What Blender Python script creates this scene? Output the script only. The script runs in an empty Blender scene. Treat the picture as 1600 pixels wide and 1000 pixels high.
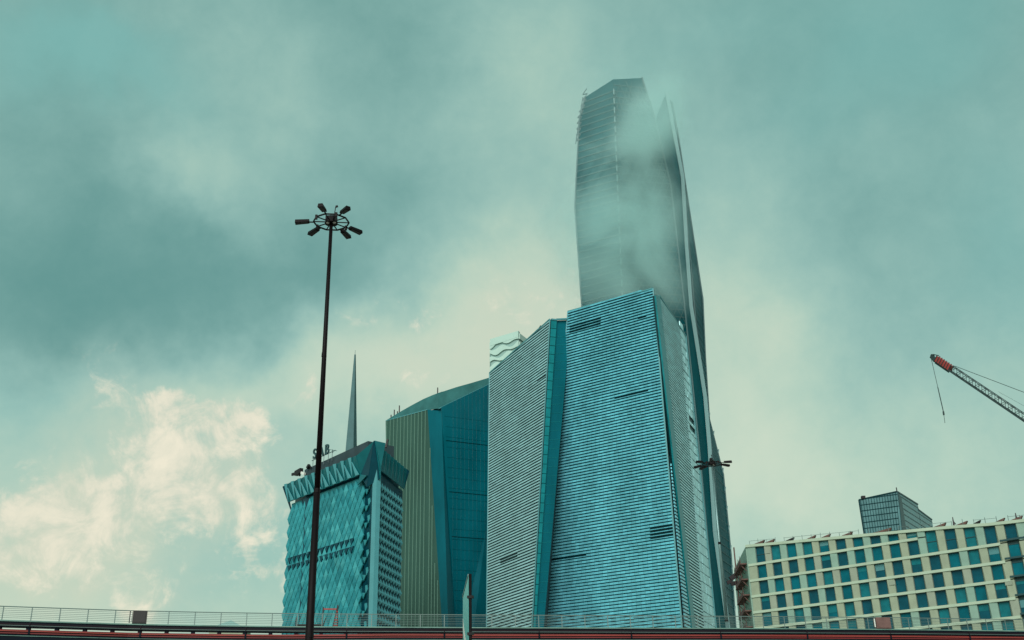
import bpy, math, random
import numpy as np
from mathutils import Vector, Matrix
random.seed(7)
S = bpy.context.scene
C = S.collection
# ---------------------------------------------------------------- camera
FPX, PITCH, ROLL, EYE = 1700.0, 23.0, 1.2, 1.6
_t, _r = math.radians(PITCH), math.radians(ROLL)
FW = np.array([0, math.cos(_t), math.sin(_t)])
_R0 = np.array([1., 0, 0]); _U0 = np.array([0, -math.sin(_t), math.cos(_t)])
UP = _U0 * math.cos(_r) + _R0 * math.sin(_r)
RT = _R0 * math.cos(_r) - _U0 * math.sin(_r)
CAMP = np.array([0, 0, EYE])
cam_data = bpy.data.cameras.new('camera'); cam = bpy.data.objects.new('camera', cam_data); C.objects.link(cam)
cam_data.sensor_width = 36; cam_data.lens = FPX / 1600 * 36
cam_data.clip_start = .1; cam_data.clip_end = 12000
M = Matrix([[RT[i], UP[i], -FW[i]] for i in range(3)]).to_4x4(); M.translation = Vector(CAMP)
cam.matrix_world = M
S.camera = cam
# ---------------------------------------------------------------- view / engine
S.view_settings.view_transform = 'Standard'; S.view_settings.look = 'None'
EXPO = 1.1                                   # exposed for the facades
S.view_settings.exposure = EXPO; S.view_settings.gamma = 1.0; S.view_settings.use_curve_mapping = False
S.render.engine = 'CYCLES'
S.cycles.use_denoising = True
S.cycles.max_bounces = 10; S.cycles.volume_bounces = 6
S.cycles.volume_step_rate = 1.0

def ray(px, py): return FW * FPX + RT * (px - 800) + UP * (500 - py)
def at_y(px, py, Y):
    v = ray(px, py); return CAMP + v * (Y / v[1])
def at_z(px, py, z):
    v = ray(px, py); return CAMP + v * ((z - EYE) / v[2])
class Face:                                   # a vertical facade plane through p0 along plan direction d
    def __init__(s, p0, d):
        s.p0 = np.array(p0, float); s.d = np.array([d[0], d[1], 0.]); s.d /= np.linalg.norm(s.d)
        n = np.array([s.d[1], -s.d[0], 0]); s.n = n if n @ (CAMP - s.p0) > 0 else -n
    def hit(s, px, py):
        v = ray(px, py); return CAMP + v * (((s.p0 - CAMP) @ s.n) / (v @ s.n))
    def uz(s, px, py):
        h = s.hit(px, py); return (h - s.p0) @ s.d, h[2]
    def pt(s, u, z, o=0.): 
        p = s.p0 + s.d * u + s.n * o; return np.array([p[0], p[1], z])
def ground(a, b):                             # continue the line b->a down to the ground
    t = a[2] / (b[2] - a[2]); return a + (a - b) * t

# ---------------------------------------------------------------- sky
W = bpy.data.worlds.new('World'); S.world = W; W.use_nodes = True
nt = W.node_tree; N = nt.nodes; L = nt.links; N.clear()
def nd(t, **k):
    n = N.new(t)
    for a, b in k.items(): setattr(n, a, b)
    return n
def mth(op, a, b=None, c=None, clamp=False):
    n = nd('ShaderNodeMath', operation=op); n.use_clamp = clamp
    for i, v in enumerate((a, b, c)):
        if v is None: continue
        if isinstance(v, (int, float)): n.inputs[i].default_value = v
        else: L.new(v, n.inputs[i])
    return n.outputs[0]
SUN_EL, SUN_AZ = 32.0, 193.0                  # azimuth clockwise from +Y
tc = nd('ShaderNodeTexCoord')
sx = nd('ShaderNodeSeparateXYZ'); L.new(tc.outputs['Generated'], sx.inputs[0])
az = mth('ARCTAN2', sx.outputs[0], sx.outputs[1]); el = mth('ARCSINE', sx.outputs[2])
cmb = nd('ShaderNodeCombineXYZ'); L.new(az, cmb.inputs[0]); L.new(el, cmb.inputs[1])
def noise(scale, detail, rough=.5, dist=0., vec=None, off=0., typ='FBM'):
    n = nd('ShaderNodeTexNoise'); n.inputs['Scale'].default_value = scale; n.inputs['Detail'].default_value = detail
    n.inputs['Roughness'].default_value = rough; n.inputs['Distortion'].default_value = dist
    v = vec or tc.outputs['Generated']
    if off:
        a = nd('ShaderNodeVectorMath', operation='ADD'); L.new(v, a.inputs[0]); a.inputs[1].default_value = (off, off * .7, off * .3); v = a.outputs[0]
    L.new(v, n.inputs['Vector']); return n
# warped direction, so the cloud masses have torn edges
w1 = noise(7, 5, .55); w2 = noise(26, 6, .6, off=3.1)
def sub5(sock, k):
    a = nd('ShaderNodeVectorMath', operation='SUBTRACT'); L.new(sock, a.inputs[0]); a.inputs[1].default_value = (.5, .5, .5)
    b = nd('ShaderNodeVectorMath', operation='SCALE'); L.new(a.outputs[0], b.inputs[0]); b.inputs['Scale'].default_value = k; return b.outputs[0]
def vadd(a, b):
    n = nd('ShaderNodeVectorMath', operation='ADD'); L.new(a, n.inputs[0]); L.new(b, n.inputs[1]); return n.outputs[0]
P1 = vadd(vadd(cmb.outputs[0], sub5(w1.outputs['Color'], .16)), sub5(w2.outputs['Color'], .02))
P2 = vadd(vadd(cmb.outputs[0], sub5(w1.outputs['Color'], .07)), sub5(w2.outputs['Color'], .075))
def azel(px, py):
    v = ray(px, py); v = v / np.linalg.norm(v); return math.atan2(v[0], v[1]), math.asin(v[2])
def blobs(lst, vec, start=0.0):
    acc = start
    for (px, py, rx, ry, rot, amp) in lst:
        a, e = azel(px, py)
        m = nd('ShaderNodeMapping', vector_type='TEXTURE'); L.new(vec, m.inputs['Vector'])
        m.inputs['Location'].default_value = (a, e, 0); m.inputs['Rotation'].default_value = (0, 0, math.radians(rot))
        m.inputs['Scale'].default_value = (rx / FPX / math.cos(e), ry / FPX, 1)
        d = nd('ShaderNodeVectorMath', operation='DOT_PRODUCT'); L.new(m.outputs[0], d.inputs[0]); L.new(m.outputs[0], d.inputs[1])
        g = mth('EXPONENT', mth('MULTIPLY', d.outputs['Value'], -1.0))
        acc = mth('MULTIPLY_ADD', g, amp, acc)
    return acc
SOFT = [  # px, py, rx, ry, rot, amount: the broad light and dark masses of the overcast
    (110, 250, 190, 190, 0, -.20), (190, 450, 330, 115, 4, -.36), (430, 440, 170, 90, 15, -.16), (60, 520, 160, 70, 0, -.14),
    (290, 275, 85, 65, -20, .24), (430, 110, 110, 130, 30, .10), (830, 110, 120, 170, -25, .26), (620, 60, 110, 120, 0, -.03),
    (640, 330, 170, 90, 0, -.05), (840, 420, 160, 120, 0, .30), (690, 540, 280, 100, 8, .40), (470, 620, 260, 80, 0, .20),
    (1160, 560, 110, 260, 12, .26), (1200, 760, 210, 150, 0, .18), (1400, 110, 260, 150, 0, -.15), (1540, 420, 210, 170, 0, -.17),
    (1300, 330, 150, 130, 0, -.02), (1000, 60, 150, 90, 0, -.05), (520, 50, 120, 80, 0, -.10), (100, 690, 260, 60, 0, .10), (250, 820, 330, 150, 0, .10), (60, 930, 260, 120, 0, .10),
    (1430, 760, 260, 130, 0, .06)]
CUM = [   # the sunlit torn cumulus low on the left
    (300, 645, 110, 40, -18, 1.4), (215, 690, 85, 40, -25, .8), (310, 765, 58, 52, 30, 1.0), (165, 785, 150, 55, 8, 1.0),
    (50, 800, 120, 70, 0, .9), (60, 900, 170, 60, 0, .55), (410, 870, 70, 26, -30, .9), (335, 850, 60, 18, -35, .35), (470, 622, 30, 18, -10, .95), (420, 785, 42, 38, 40, .95),
    (400, 680, 34, 22, 30, .5), (235, 898, 20, 12, 0, .5), (700, 590, 120, 36, 20, .62), (850, 470, 90, 40, 20, .62), (640, 490, 130, 24, 14, .5),
    (300, 930, 90, 18, 0, .35)]
GAP = [   # thin places where bluer air shows
    (170, 110, 110, 55, -15, .9), (30, 90, 60, 60, 0, .4), (310, 880, 130, 50, 0, .7), (60, 640, 150, 60, 0, .5), (400, 815, 70, 50, 0, .6), (410, 700, 50, 60, 0, .4), (1400, 90, 200, 90, 20, .6),
    (1560, 400, 90, 160, 0, .45), (1150, 60, 180, 60, 0, .25), (340, 720, 30, 26, 0, .4)]
n1 = noise(4.5, 6, .52, .4, off=1.7); n2 = noise(15, 8, .6, .3, off=8.2); n3 = noise(2.2, 3, .5, 0, off=5.5); n5 = noise(48, 5, .62, .2, off=2.2)
lum = blobs(SOFT, P1, .51)
lum = mth('ADD', lum, mth('MULTIPLY_ADD', el, -.5, .19))   # paler toward the horizon on every side
lum = mth('MULTIPLY_ADD', mth('SUBTRACT', n1.outputs[0], .5), .30, lum)
lum = mth('MULTIPLY_ADD', mth('SUBTRACT', n2.outputs[0], .5), .27, lum)
lum = mth('MULTIPLY_ADD', mth('SUBTRACT', n3.outputs[0], .5), .16, lum)
lum = mth('MULTIPLY_ADD', mth('SUBTRACT', n5.outputs[0], .5), .12, lum)
cumv = blobs(CUM, P2, 0.)
n4 = noise(21, 10, .66, .7, off=11.3)
n6 = noise(60, 6, .6, .3, off=4.4)
tx = mth('MULTIPLY_ADD', n6.outputs[0], .35, mth('MULTIPLY', n4.outputs[0], .82))
env = mth('MINIMUM', cumv, 1.15)
cumr = mth('MULTIPLY_ADD', mth('SUBTRACT', tx, .58), 4.2, env)
mr = nd('ShaderNodeMapRange', interpolation_type='SMOOTHSTEP'); L.new(cumr, mr.inputs[0])
mr.inputs[1].default_value = .42; mr.inputs[2].default_value = 1.55
cum = mth('MULTIPLY', mr.outputs[0], mth('MULTIPLY', env, 3.0, clamp=True))
WARM = [(270, 715, 150, 95, -20, .75), (120, 800, 200, 90, 0, .7), (60, 900, 200, 80, 0, .6), (700, 555, 190, 70, 15, .55), (850, 460, 90, 70, 20, .5), (1130, 520, 50, 90, 10, .2)]
warm = mth('MULTIPLY', blobs(WARM, P1, 0.), mth('MULTIPLY_ADD', n2.outputs[0], 1.6, -.1), clamp=True)
gap = mth('MULTIPLY', blobs(GAP, P1, 0.), mth('SUBTRACT', 1.0, mth('MULTIPLY', cum, .9)), clamp=True)
ramp = nd('ShaderNodeValToRGB'); L.new(lum, ramp.inputs[0])
def lin(r, g, b): return tuple((c / 255 / 12.92) if c < 10 else ((c / 255 + .055) / 1.055) ** 2.4 for c in (r, g, b)) + (1,)
cr = ramp.color_ramp; cr.interpolation = 'B_SPLINE'
cr.elements[0].position = 0; cr.elements[0].color = lin(92, 146, 140)
cr.elements[1].position = 1; cr.elements[1].color = lin(205, 218, 196)
for p, c in ((.25, (117, 164, 157)), (.5, (146, 188, 179)), (.75, (178, 207, 188))):
    e = cr.elements.new(p); e.color = lin(*c)
def mixc(f, a, b):
    m = nd('ShaderNodeMix', data_type='RGBA'); L.new(f, m.inputs['Factor']) if not isinstance(f, float) else setattr(m.inputs['Factor'], 'default_value', f)
    for s, v in ((m.inputs[6], a), (m.inputs[7], b)):
        if isinstance(v, tuple): s.default_value = v
        else: L.new(v, s)
    return m.outputs[2]
cumcol = nd('ShaderNodeValToRGB'); L.new(mth('MULTIPLY_ADD', tx, 2.6, -1.05), cumcol.inputs[0])
cumcol.color_ramp.elements[0].color = lin(200, 206, 187); cumcol.color_ramp.elements[1].color = lin(242, 234, 210)
col = mixc(mth('MULTIPLY', gap, .75), ramp.outputs[0], lin(124, 184, 178))
col = mixc(mth('MULTIPLY', warm, .75), col, lin(204, 209, 186))
col = mixc(mth('MULTIPLY', cum, .95), col, cumcol.outputs[0])
sky = nd('ShaderNodeTexSky', sky_type='NISHITA'); sky.sun_disc = False
sky.sun_elevation = math.radians(SUN_EL); sky.sun_rotation = math.radians(SUN_AZ); sky.air_density = 1.5; sky.dust_density = 3
bg1 = nd('ShaderNodeBackground'); L.new(sky.outputs[0], bg1.inputs[0]); bg1.inputs[1].default_value = .06
bg2 = nd('ShaderNodeBackground'); L.new(col, bg2.inputs[0]); bg2.inputs[1].default_value = 1.03 * 2 ** -EXPO
ms = nd('ShaderNodeMixShader'); ms.inputs[0].default_value = .94
L.new(bg1.outputs[0], ms.inputs[1]); L.new(bg2.outputs[0], ms.inputs[2])
wo = nd('ShaderNodeOutputWorld'); L.new(ms.outputs[0], wo.inputs[0])
W.cycles.sampling_method = 'MANUAL'; W.cycles.sample_map_resolution = 512
# ---------------------------------------------------------------- sun (veiled by the overcast)
sd = bpy.data.lights.new('sun', 'SUN'); sun = bpy.data.objects.new('sun', sd); C.objects.link(sun)
sd.energy = 1.5; sd.angle = math.radians(40); sd.color = (1., .98, .93)
_a, _e = math.radians(SUN_AZ), math.radians(SUN_EL)
sun.rotation_euler = Vector((math.sin(_a) * math.cos(_e), math.cos(_a) * math.cos(_e), math.sin(_e))).to_track_quat('Z', 'Y').to_euler()

# ---------------------------------------------------------------- materials
def mat(name, col, rough=.6, metal=0., spec=.5, var=.0, scale=.3, bump=0., stretch=(1, 1, 1), col2=None, detail=5, island=0.):
    m = bpy.data.materials.new(name); m.use_nodes = True
    t = m.node_tree; b = t.nodes['Principled BSDF']
    b.inputs['Roughness'].default_value = rough; b.inputs['Metallic'].default_value = metal
    b.inputs['Specular IOR Level'].default_value = spec
    c = tuple(col) + (1,); b.inputs['Base Color'].default_value = c
    if var or col2 or bump:
        tcn = t.nodes.new('ShaderNodeTexCoord'); mp = t.nodes.new('ShaderNodeMapping'); mp.inputs['Scale'].default_value = stretch
        t.links.new(tcn.outputs['Object'], mp.inputs[0])
        nz = t.nodes.new('ShaderNodeTexNoise'); nz.inputs['Scale'].default_value = scale; nz.inputs['Detail'].default_value = detail; nz.inputs['Roughness'].default_value = .6
        t.links.new(mp.outputs[0], nz.inputs['Vector'])
        rp = t.nodes.new('ShaderNodeValToRGB'); t.links.new(nz.outputs[0], rp.inputs[0])
        rp.color_ramp.elements[0].position = .3; rp.color_ramp.elements[1].position = .7
        a = [x * (1 - var) for x in col]; d = col2 or [x * (1 + var) for x in col]
        rp.color_ramp.elements[0].color = tuple(a) + (1,); rp.color_ramp.elements[1].color = tuple(d) + (1,)
        src = rp.outputs[0]
        if island:                             # each separate panel has its own tone
            ge = t.nodes.new('ShaderNodeNewGeometry'); hv = t.nodes.new('ShaderNodeHueSaturation'); im = t.nodes.new('ShaderNodeMapRange')
            t.links.new(ge.outputs['Random Per Island'], im.inputs[0]); im.inputs[3].default_value = 1 - island; im.inputs[4].default_value = 1 + island
            t.links.new(im.outputs[0], hv.inputs['Value']); t.links.new(src, hv.inputs['Color']); src = hv.outputs[0]
        t.links.new(src, b.inputs['Base Color'])
        rr = t.nodes.new('ShaderNodeMapRange'); t.links.new(nz.outputs[0], rr.inputs[0])
        rr.inputs[3].default_value = max(.02, rough - .12 * (var > 0)); rr.inputs[4].default_value = min(1, rough + .12 * (var > 0))
        t.links.new(rr.outputs[0], b.inputs['Roughness'])
        if bump:
            bp = t.nodes.new('ShaderNodeBump'); bp.inputs['Strength'].default_value = bump; bp.inputs['Distance'].default_value = .1
            t.links.new(nz.outputs[0], bp.inputs['Height']); t.links.new(bp.outputs[0], b.inputs['Normal'])
    return m
MT = dict(
    cyan_blade=mat('cyan_enamel_blade', (.15, .53, .64), .26, .5, .5, .18, .12, stretch=(1, 1, .5), island=.15),
    pale_blade=mat('pale_anodised_blade', (.36, .61, .64), .35, .3, .5, .12, .1, island=.12),
    dark_gap=mat('dark_teal_glazing', (.001, .028, .034), .3, 0, .15, .2, .2),
    teal_panel=mat('teal_glass_panel', (.005, .17, .19), .3, 0, .2, .22, .25),
    teal_dark=mat('deep_teal_glass', (.001, .088, .115), .3, 0, .12, .3, .08, stretch=(1, 1, .35)),
    grey_roof=mat('grey_roofing', (.028, .05, .058), .7, 0, .3, .2, .3),
    trim=mat('pale_edge_trim', (.06, .24, .26), .5, 0),
    scale=mat('teal_shingle_metal', (.024, .215, .24), .42, 0, .3, .2, .09, island=.1),
    crown_glass=mat('crown_teal_panel', (.003, .105, .118), .35, 0, .25, .15, .2),
    crown_rib=mat('crown_bright_rib', (.075, .30, .33), .4, 0, .3, .1, .2),
    scale_b=mat('lighter_teal_shingle', (.042, .27, .29), .38, 0, .35, .2, .12),
    scale_c=mat('darker_teal_shingle', (.014, .17, .195), .42, 0, .3, .2, .12),
    scale_side=mat('pale_teal_shingle_metal', (.075, .28, .31), .4, .05, .5, .1, .2),
    scale_dark=mat('navy_glass_and_fold_shade', (.002, .04, .058), .3, 0, .12, .2, .3),
    stripe_gold=mat('bronze_glass', (.034, .086, .068), .35, 0, .15, .25, .06, stretch=(1, 1, .4)),
    stripe_fin=mat('bright_mullion', (.105, .21, .165), .4, .05),
    fog_glass=mat('misty_tower_glass', (.001, .07, .085), .4, .0, .03, .35, .05, stretch=(1, 1, .4)),
    fog_frame=mat('misty_tower_frame', (.018, .085, .09), .5, .0),
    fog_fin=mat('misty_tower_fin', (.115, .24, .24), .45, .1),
    hazed_wave=mat('hazed_white_cladding', (.40, .56, .50), .5, 0, .3, .05, .1),  # white bands, with the distance haze put into their colour
    grey_wave=mat('grey_wave_band', (.24, .38, .35), .5, 0),  # grey lightened so the tower's haze sits in the colour
    spire=mat('spire_steel', (.05, .12, .125), .5, .1, .3, .15, .2),
    cream=mat('cream_concrete', (.265, .31, .225), .75, 0, .3, .1, .5, .1),
    cream_pink=mat('pinkish_concrete', (.25, .29, .225), .78, 0, .3, .1, .5, .1),
    cream_green=mat('greenish_concrete', (.205, .32, .26), .75, 0, .3, .1, .5, .1),
    cream_band=mat('pale_band_concrete', (.365, .45, .345), .7, 0, .3, .08, .3, .05),
    window=mat('teal_window_glass', (.001, .10, .13), .2, 0, .15, .3, .35),
    frame_dark=mat('dark_window_frame', (.012, .05, .055), .45),
    rust=mat('rusty_scaffold', (.11, .06, .05), .75, 0, .3, .3, 1.2, .2),
    dark_steel=mat('dark_steel', (.012, .009, .011), .5, 0, .3, .3, 1.5),
    black_steel=mat('blackish_lamp_steel', (.0035, .0015, .0022), .6, 0, .15, .3, 1.0),
    silver_pole=mat('galvanised_pole', (.16, .26, .26), .4, .6, .5, .2, .8),
    lens=mat('lamp_glass', (.55, .5, .48), .15, 0),
    red=mat('red_painted_beam', (.15, .011, .012), .42, 0, .5, .25, .5, .05, stretch=(.2, 1, 1)),
    crane_red=mat('red_crane_paint', (.28, .035, .03), .5, 0, .5, .25, .7),
    crane_grey=mat('grey_crane_steel', (.03, .05, .05), .5, .3),
    navy=mat('navy_girder', (.003, .007, .013), .6, 0, .1, .3, .4),
    plum=mat('plum_fascia', (.011, .006, .010), .6, 0, .15, .3, .6),
    orange=mat('orange_highlight_edge', (.42, .07, .045), .45),  # highlight along the beam lip, put into the colour
    pent=mat('blue_grey_penthouse_glass', (.085, .19, .20), .3, 0, .2, .2, .3, island=.1),
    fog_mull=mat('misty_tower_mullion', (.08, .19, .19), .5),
    window_light=mat('teal_window_blind_and_reflection', (.004, .12, .14), .25, 0, .25, .3, .5),  # lighter pane; blinds and varied reflections both put into the tone
    window_deep=mat('deep_teal_window', (.001, .06, .085), .15, 0, .25, .3, .4),
    blind=mat('pale_window_blind', (.06, .2, .21), .7),
    parap=mat('grey_teal_screen', (.035, .14, .14), .4, 0, .2, .25, .15),
    rail=mat('galvanised_rail', (.11, .16, .15), .45, .3),
    ledge=mat('green_grey_ledge', (.12, .22, .19), .5, .2, .5, .3, .5),
    brown=mat('brown_cabinet_paint', (.028, .024, .025), .6, 0, .4, .2, 1.5),
    brown_red=mat('rusty_brown_cabinet_paint', (.15, .08, .072), .6, 0, .4, .2, 1.5),
    white=mat('white_paint', (.7, .72, .66), .5),
    ground=mat('sandy_ground', (.30, .29, .24), .9, 0, .2, .3, .02, .2),
    asphalt=mat('asphalt', (.05, .05, .05), .85, 0, .3, .2, .2, .2),
    sign_face=mat('teal_sign_print', (.05, .42, .40), .35, 0, .5),
    letter=mat('dark_sign_letter', (.012, .05, .055), .5),
)
# ---------------------------------------------------------------- builders
class MB:
    def __init__(s): s.v = []; s.f = []; s.sm = False
    def poly(s, pts):
        i = len(s.v); s.v += [tuple(p) for p in pts]; s.f.append(tuple(range(i, i + len(pts))))
    def hexa(s, b, t):                         # bottom ring b, top ring t, same length
        k = len(b); i = len(s.v); s.v += [tuple(p) for p in b] + [tuple(p) for p in t]
        s.f.append(tuple(range(i + k - 1, i - 1, -1))); s.f.append(tuple(range(i + k, i + 2 * k)))
        for j in range(k):
            q = (j + 1) % k; s.f.append((i + j, i + q, i + k + q, i + k + j))
    def prism(s, pts, vec):
        vec = np.array(vec); s.hexa([np.array(p) for p in pts], [np.array(p) + vec for p in pts])
    def box(s, x0, y0, z0, x1, y1, z1):
        s.hexa([(x0, y0, z0), (x1, y0, z0), (x1, y1, z0), (x0, y1, z0)], [(x0, y0, z1), (x1, y0, z1), (x1, y1, z1), (x0, y1, z1)])
    def bar(s, a, b, w, h=None, k=4, up=(0, 0, 1), w2=None):   # bar from a to b
        a = np.array(a, float); b = np.array(b, float); d = b - a; ln = np.linalg.norm(d)
        if ln < 1e-6: return
        d /= ln; up = np.array(up, float)
        if abs(d @ up) > .98: up = np.array([0, 1., 0]) if abs(d[1]) < .9 else np.array([1., 0, 0])
        x = np.cross(d, up); x /= np.linalg.norm(x); y = np.cross(x, d); h = h or w
        r2 = (w2 or w) / w
        if k == 4: off = [(-.5, -.5), (.5, -.5), (.5, .5), (-.5, .5)]
        else: off = [(.5 * math.cos(2 * math.pi * i / k), .5 * math.sin(2 * math.pi * i / k)) for i in range(k)]
        s.hexa([a + x * o[0] * w + y * o[1] * h for o in off], [b + (x * o[0] * w + y * o[1] * h) * r2 for o in off])
    def build(s, name, m, parent=None, stuff=False, smooth=False):
        base = np.array(ROOTLOC.get(root_of(parent).name, (0, 0, 0))) if parent else np.zeros(3)
        me = bpy.data.meshes.new(name)
        vs = (np.array(s.v, float) - base).tolist() if s.v else []
        me.from_pydata(vs, [], s.f); me.materials.append(MT[m] if isinstance(m, str) else m)
        me.update()
        if smooth: me.shade_smooth()
        o = bpy.data.objects.new(name, me); C.objects.link(o)
        if parent: o.parent = parent
        if stuff: o['kind'] = 'stuff'
        return o
ROOTLOC = {}
def root_of(o):
    while o.parent: o = o.parent
    return o
def tag(o, label, cat, group=None, kind=None):
    o['label'] = label; o['category'] = cat
    if group: o['group'] = group
    if kind: o['kind'] = kind
    return o
def thing(name, label, cat, loc=(0, 0, 0), group=None):
    o = bpy.data.objects.new(name, None); C.objects.link(o); o.location = tuple(loc); o.empty_display_size = 1
    ROOTLOC[o.name] = tuple(loc); return tag(o, label, cat, group)
def copy_tree(o, parent=None):
    c = o.copy(); C.objects.link(c)
    if parent: c.parent = parent
    for ch in [x for x in list(C.objects) if x.parent == o]: copy_tree(ch, c)
    return c
def zspan(poly, z):                             # chord of a convex planar polygon at height z
    out = []
    for i in range(len(poly)):
        a, b = poly[i], poly[(i + 1) % len(poly)]
        if (a[2] - z) * (b[2] - z) < 0:
            out.append(a + (b - a) * ((z - a[2]) / (b[2] - a[2])))
    if len(out) < 2: return None
    return (out[0], out[-1]) if len(out) == 2 else (min(out, key=lambda p: p[0]), max(out, key=lambda p: p[0]))
def blades(poly, n, pitch, h, d, seg, z0=0, skips=(), gap=.05, tilt=.05, back=.03, taper=.12):
    mb = MB(); zt = max(p[2] for p in poly); k = 0; z = z0
    while z < zt:
        z += pitch; k += 1; hz_ = h * (1.12 - taper * z / zt)
        sp = zspan(poly, z)
        if sp is None: continue
        a, b = sp; ln = np.linalg.norm(b - a)
        if ln < .4: continue
        e = (b - a) / ln; ns = max(1, int(round(ln / seg)))
        for i in range(ns):
            t0 = ln * i / ns + gap * .5; t1 = ln * (i + 1) / ns - gap * .5
            p = a + e * (t0 + t1) * .5
            sk_ = any(f(p) for f in skips)
            o1 = d + random.uniform(-1, 1) * tilt * .5; o2 = d + random.uniform(-1, 1) * tilt * .5
            A, B = a + e * t0, a + e * t1; zz = np.array([0, 0, hz_ * (.38 if sk_ else 1)])
            mb.hexa([A + n * back, B + n * back, B + n * o1, A + n * o1], [A + n * back + zz, B + n * back + zz, B + n * o2 + zz, A + n * o2 + zz])
    return mb
def pxskip(face, x0, y0, x1, y1):               # a rectangle on a facade where blades are missing
    us = [face.uz(*q) for q in ((x0, y0), (x1, y0), (x0, y1), (x1, y1))]
    u0, u1 = min(u[0] for u in us), max(u[0] for u in us)
    zc = [(face.uz(x0, y0)[1] + face.uz(x1, y0)[1]) / 2, (face.uz(x0, y1)[1] + face.uz(x1, y1)[1]) / 2]
    def f(p):
        u = (p - face.p0) @ face.d
        return u0 < u < u1 and min(zc) < p[2] < max(zc)
    return f

# ================================================================ SETTING
g = MB(); g.poly([(-1500, -700, 0), (1700, -700, 0), (1700, 2200, 0), (-1500, 2200, 0)])
tag(g.build('ground', 'ground'), 'flat sandy city ground below the towers', 'ground', kind='structure')
g = MB(); g.prism([(-400, 26, .004), (400, 26, .004), (400, 46, .004), (-400, 46, .004)], (0, 0, .02))
tag(g.build('road', 'asphalt'), 'grey asphalt road running under the viaduct', 'road', kind='structure')

# ================================================================ 1. CENTRAL LOUVRED TOWER
Rp = at_y(1066, 978, 300.)
F_main = Face(Rp, (-.81, .58)); F_right = Face(Rp, (.365, .93))
Lp = F_main.hit(842, 978)
F_left = Face(F_main.hit(836, 978) + np.array([0, 3., 0]), (-.448, .894))
ct = thing('louvered_office_tower', 'tall angular teal tower wrapped in horizontal louvres, in front of the misty skyscraper', 'tower', (Rp[0], Rp[1], 0))
def gpoly(F, tops, bl, br):                     # polygon: tops left->right, then br, bl continued to the ground
    T = [F.hit(*p) for p in tops]; B0 = F.hit(*bl); B1 = F.hit(*br)
    return [ground(B0, T[0])] + T + [ground(B1, T[-1])]
mpoly = gpoly(F_main, [(888, 487), (1021, 451)], (845, 978), (1066, 979))
cpoly = lambda P, n, d=.4: [p - n * .02 for p in P]
b = MB(); b.prism(cpoly(mpoly, F_main.n), -F_main.n * .5); b.build('glass_wall', 'dark_gap', ct)
sk = [pxskip(F_main, 892, 504, 942, 517), pxskip(F_main, 996, 497, 1012, 501), pxskip(F_main, 960, 617, 1014, 622),
      pxskip(F_main, 1016, 823, 1050, 844), pxskip(F_main, 856, 871, 920, 878)]
dim = lambda fs: [lambda p, fs=fs: any(f(p) for f in fs) and (int(p[2] / .9) % 2 == 0)]
blades(mpoly, F_main.n, .9, .62, .5, 1.45, skips=sk, taper=.42).build('louver_blades', 'cyan_blade', ct, stuff=True)
b = MB()
for a, c in ((mpoly[0], mpoly[1]), (mpoly[3], mpoly[2]), (mpoly[1], mpoly[2])):
    b.bar(a + F_main.n * .25, c + F_main.n * .25, .4)
b.build('edge_trim', 'trim', ct)
# right flank
rlow = [F_right.hit(*p) for p in ((1050, 790), (1054, 850), (1076, 975))] + [Rp * 1.0]
R1 = gpoly(F_right, [(1022.5, 462), (1029, 462)], (1076.5, 958), (1082, 958))
R2 = gpoly(F_right, [(1029.6, 463), (1061, 511)], (1082.6, 958), (1097, 958))
R3 = gpoly(F_right, [(1061.6, 512), (1070, 525)], (1097.6, 958), (1115, 958))
R0 = gpoly(F_right, [(1044, 712)], (1066.6, 979), (1076, 958))
R0 = [ground(F_right.hit(1067, 979), F_right.hit(1053, 830)), F_right.hit(1046, 712), ground(F_right.hit(1077, 962), F_right.hit(1062, 830))]
back = [F_right.hit(1022.5, 462), F_right.hit(1070, 525)]
full = [R1[0], R1[1], R2[2], R3[2], R3[3]]
b = MB(); b.prism([p - F_right.n * .1 for p in full], -F_right.n * .5); b.build('flank_wall', 'dark_gap', ct)
b = MB(); b.prism([p - F_right.n * .05 for p in R1], F_right.n * .5); b.build('corner_strip', 'teal_panel', ct)
b = MB(); b.prism([p - F_right.n * .05 for p in R0], F_right.n * .08); b.build('flank_wall', 'dark_gap', ct)
blades(R0, F_right.n, .98, .55, .3, 1.5).build('louver_blades', 'cyan_blade', ct, stuff=True)
blades(R2, F_right.n, .9, .43, .36, 3).build('louver_blades', 'pale_blade', ct, stuff=True)
dk = pxskip(F_right, 1078, 672, 1092, 694)
blades(R3, F_right.n, 2.9, 2.5, .3, 2.2, skips=[dk], tilt=.12).build('flank_panels', 'pale_blade', ct, stuff=True)
b = MB(); b.bar(R3[3] + F_right.n * .2, R3[2] + F_right.n * .2, .6); b.bar(R1[2] + F_right.n * .2, R3[2] + F_right.n * .2, .5); b.build('edge_trim', 'trim', ct)
# left wing
lpoly = gpoly(F_left, [(766, 583), (860.5, 499)], (761.5, 978), (832.5, 978))
b = MB(); b.prism(cpoly(lpoly, F_left.n), -F_left.n * .5); b.build('wing_wall', 'dark_gap', ct)
skl = [pxskip(F_left, 784, 868, 810, 880), pxskip(F_left, 842, 590, 852, 597)]
blades(lpoly, F_left.n, .9, .47, .36, 3.2, skips=skl, taper=.3).build('louver_blades', 'pale_blade', ct, stuff=True)
b = MB()
for a, c in ((lpoly[0], lpoly[1]), (lpoly[1], lpoly[2]), (lpoly[2], lpoly[3])): b.bar(a + F_left.n * .3, c + F_left.n * .3, .38)
b.build('edge_trim', 'trim', ct)
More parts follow.
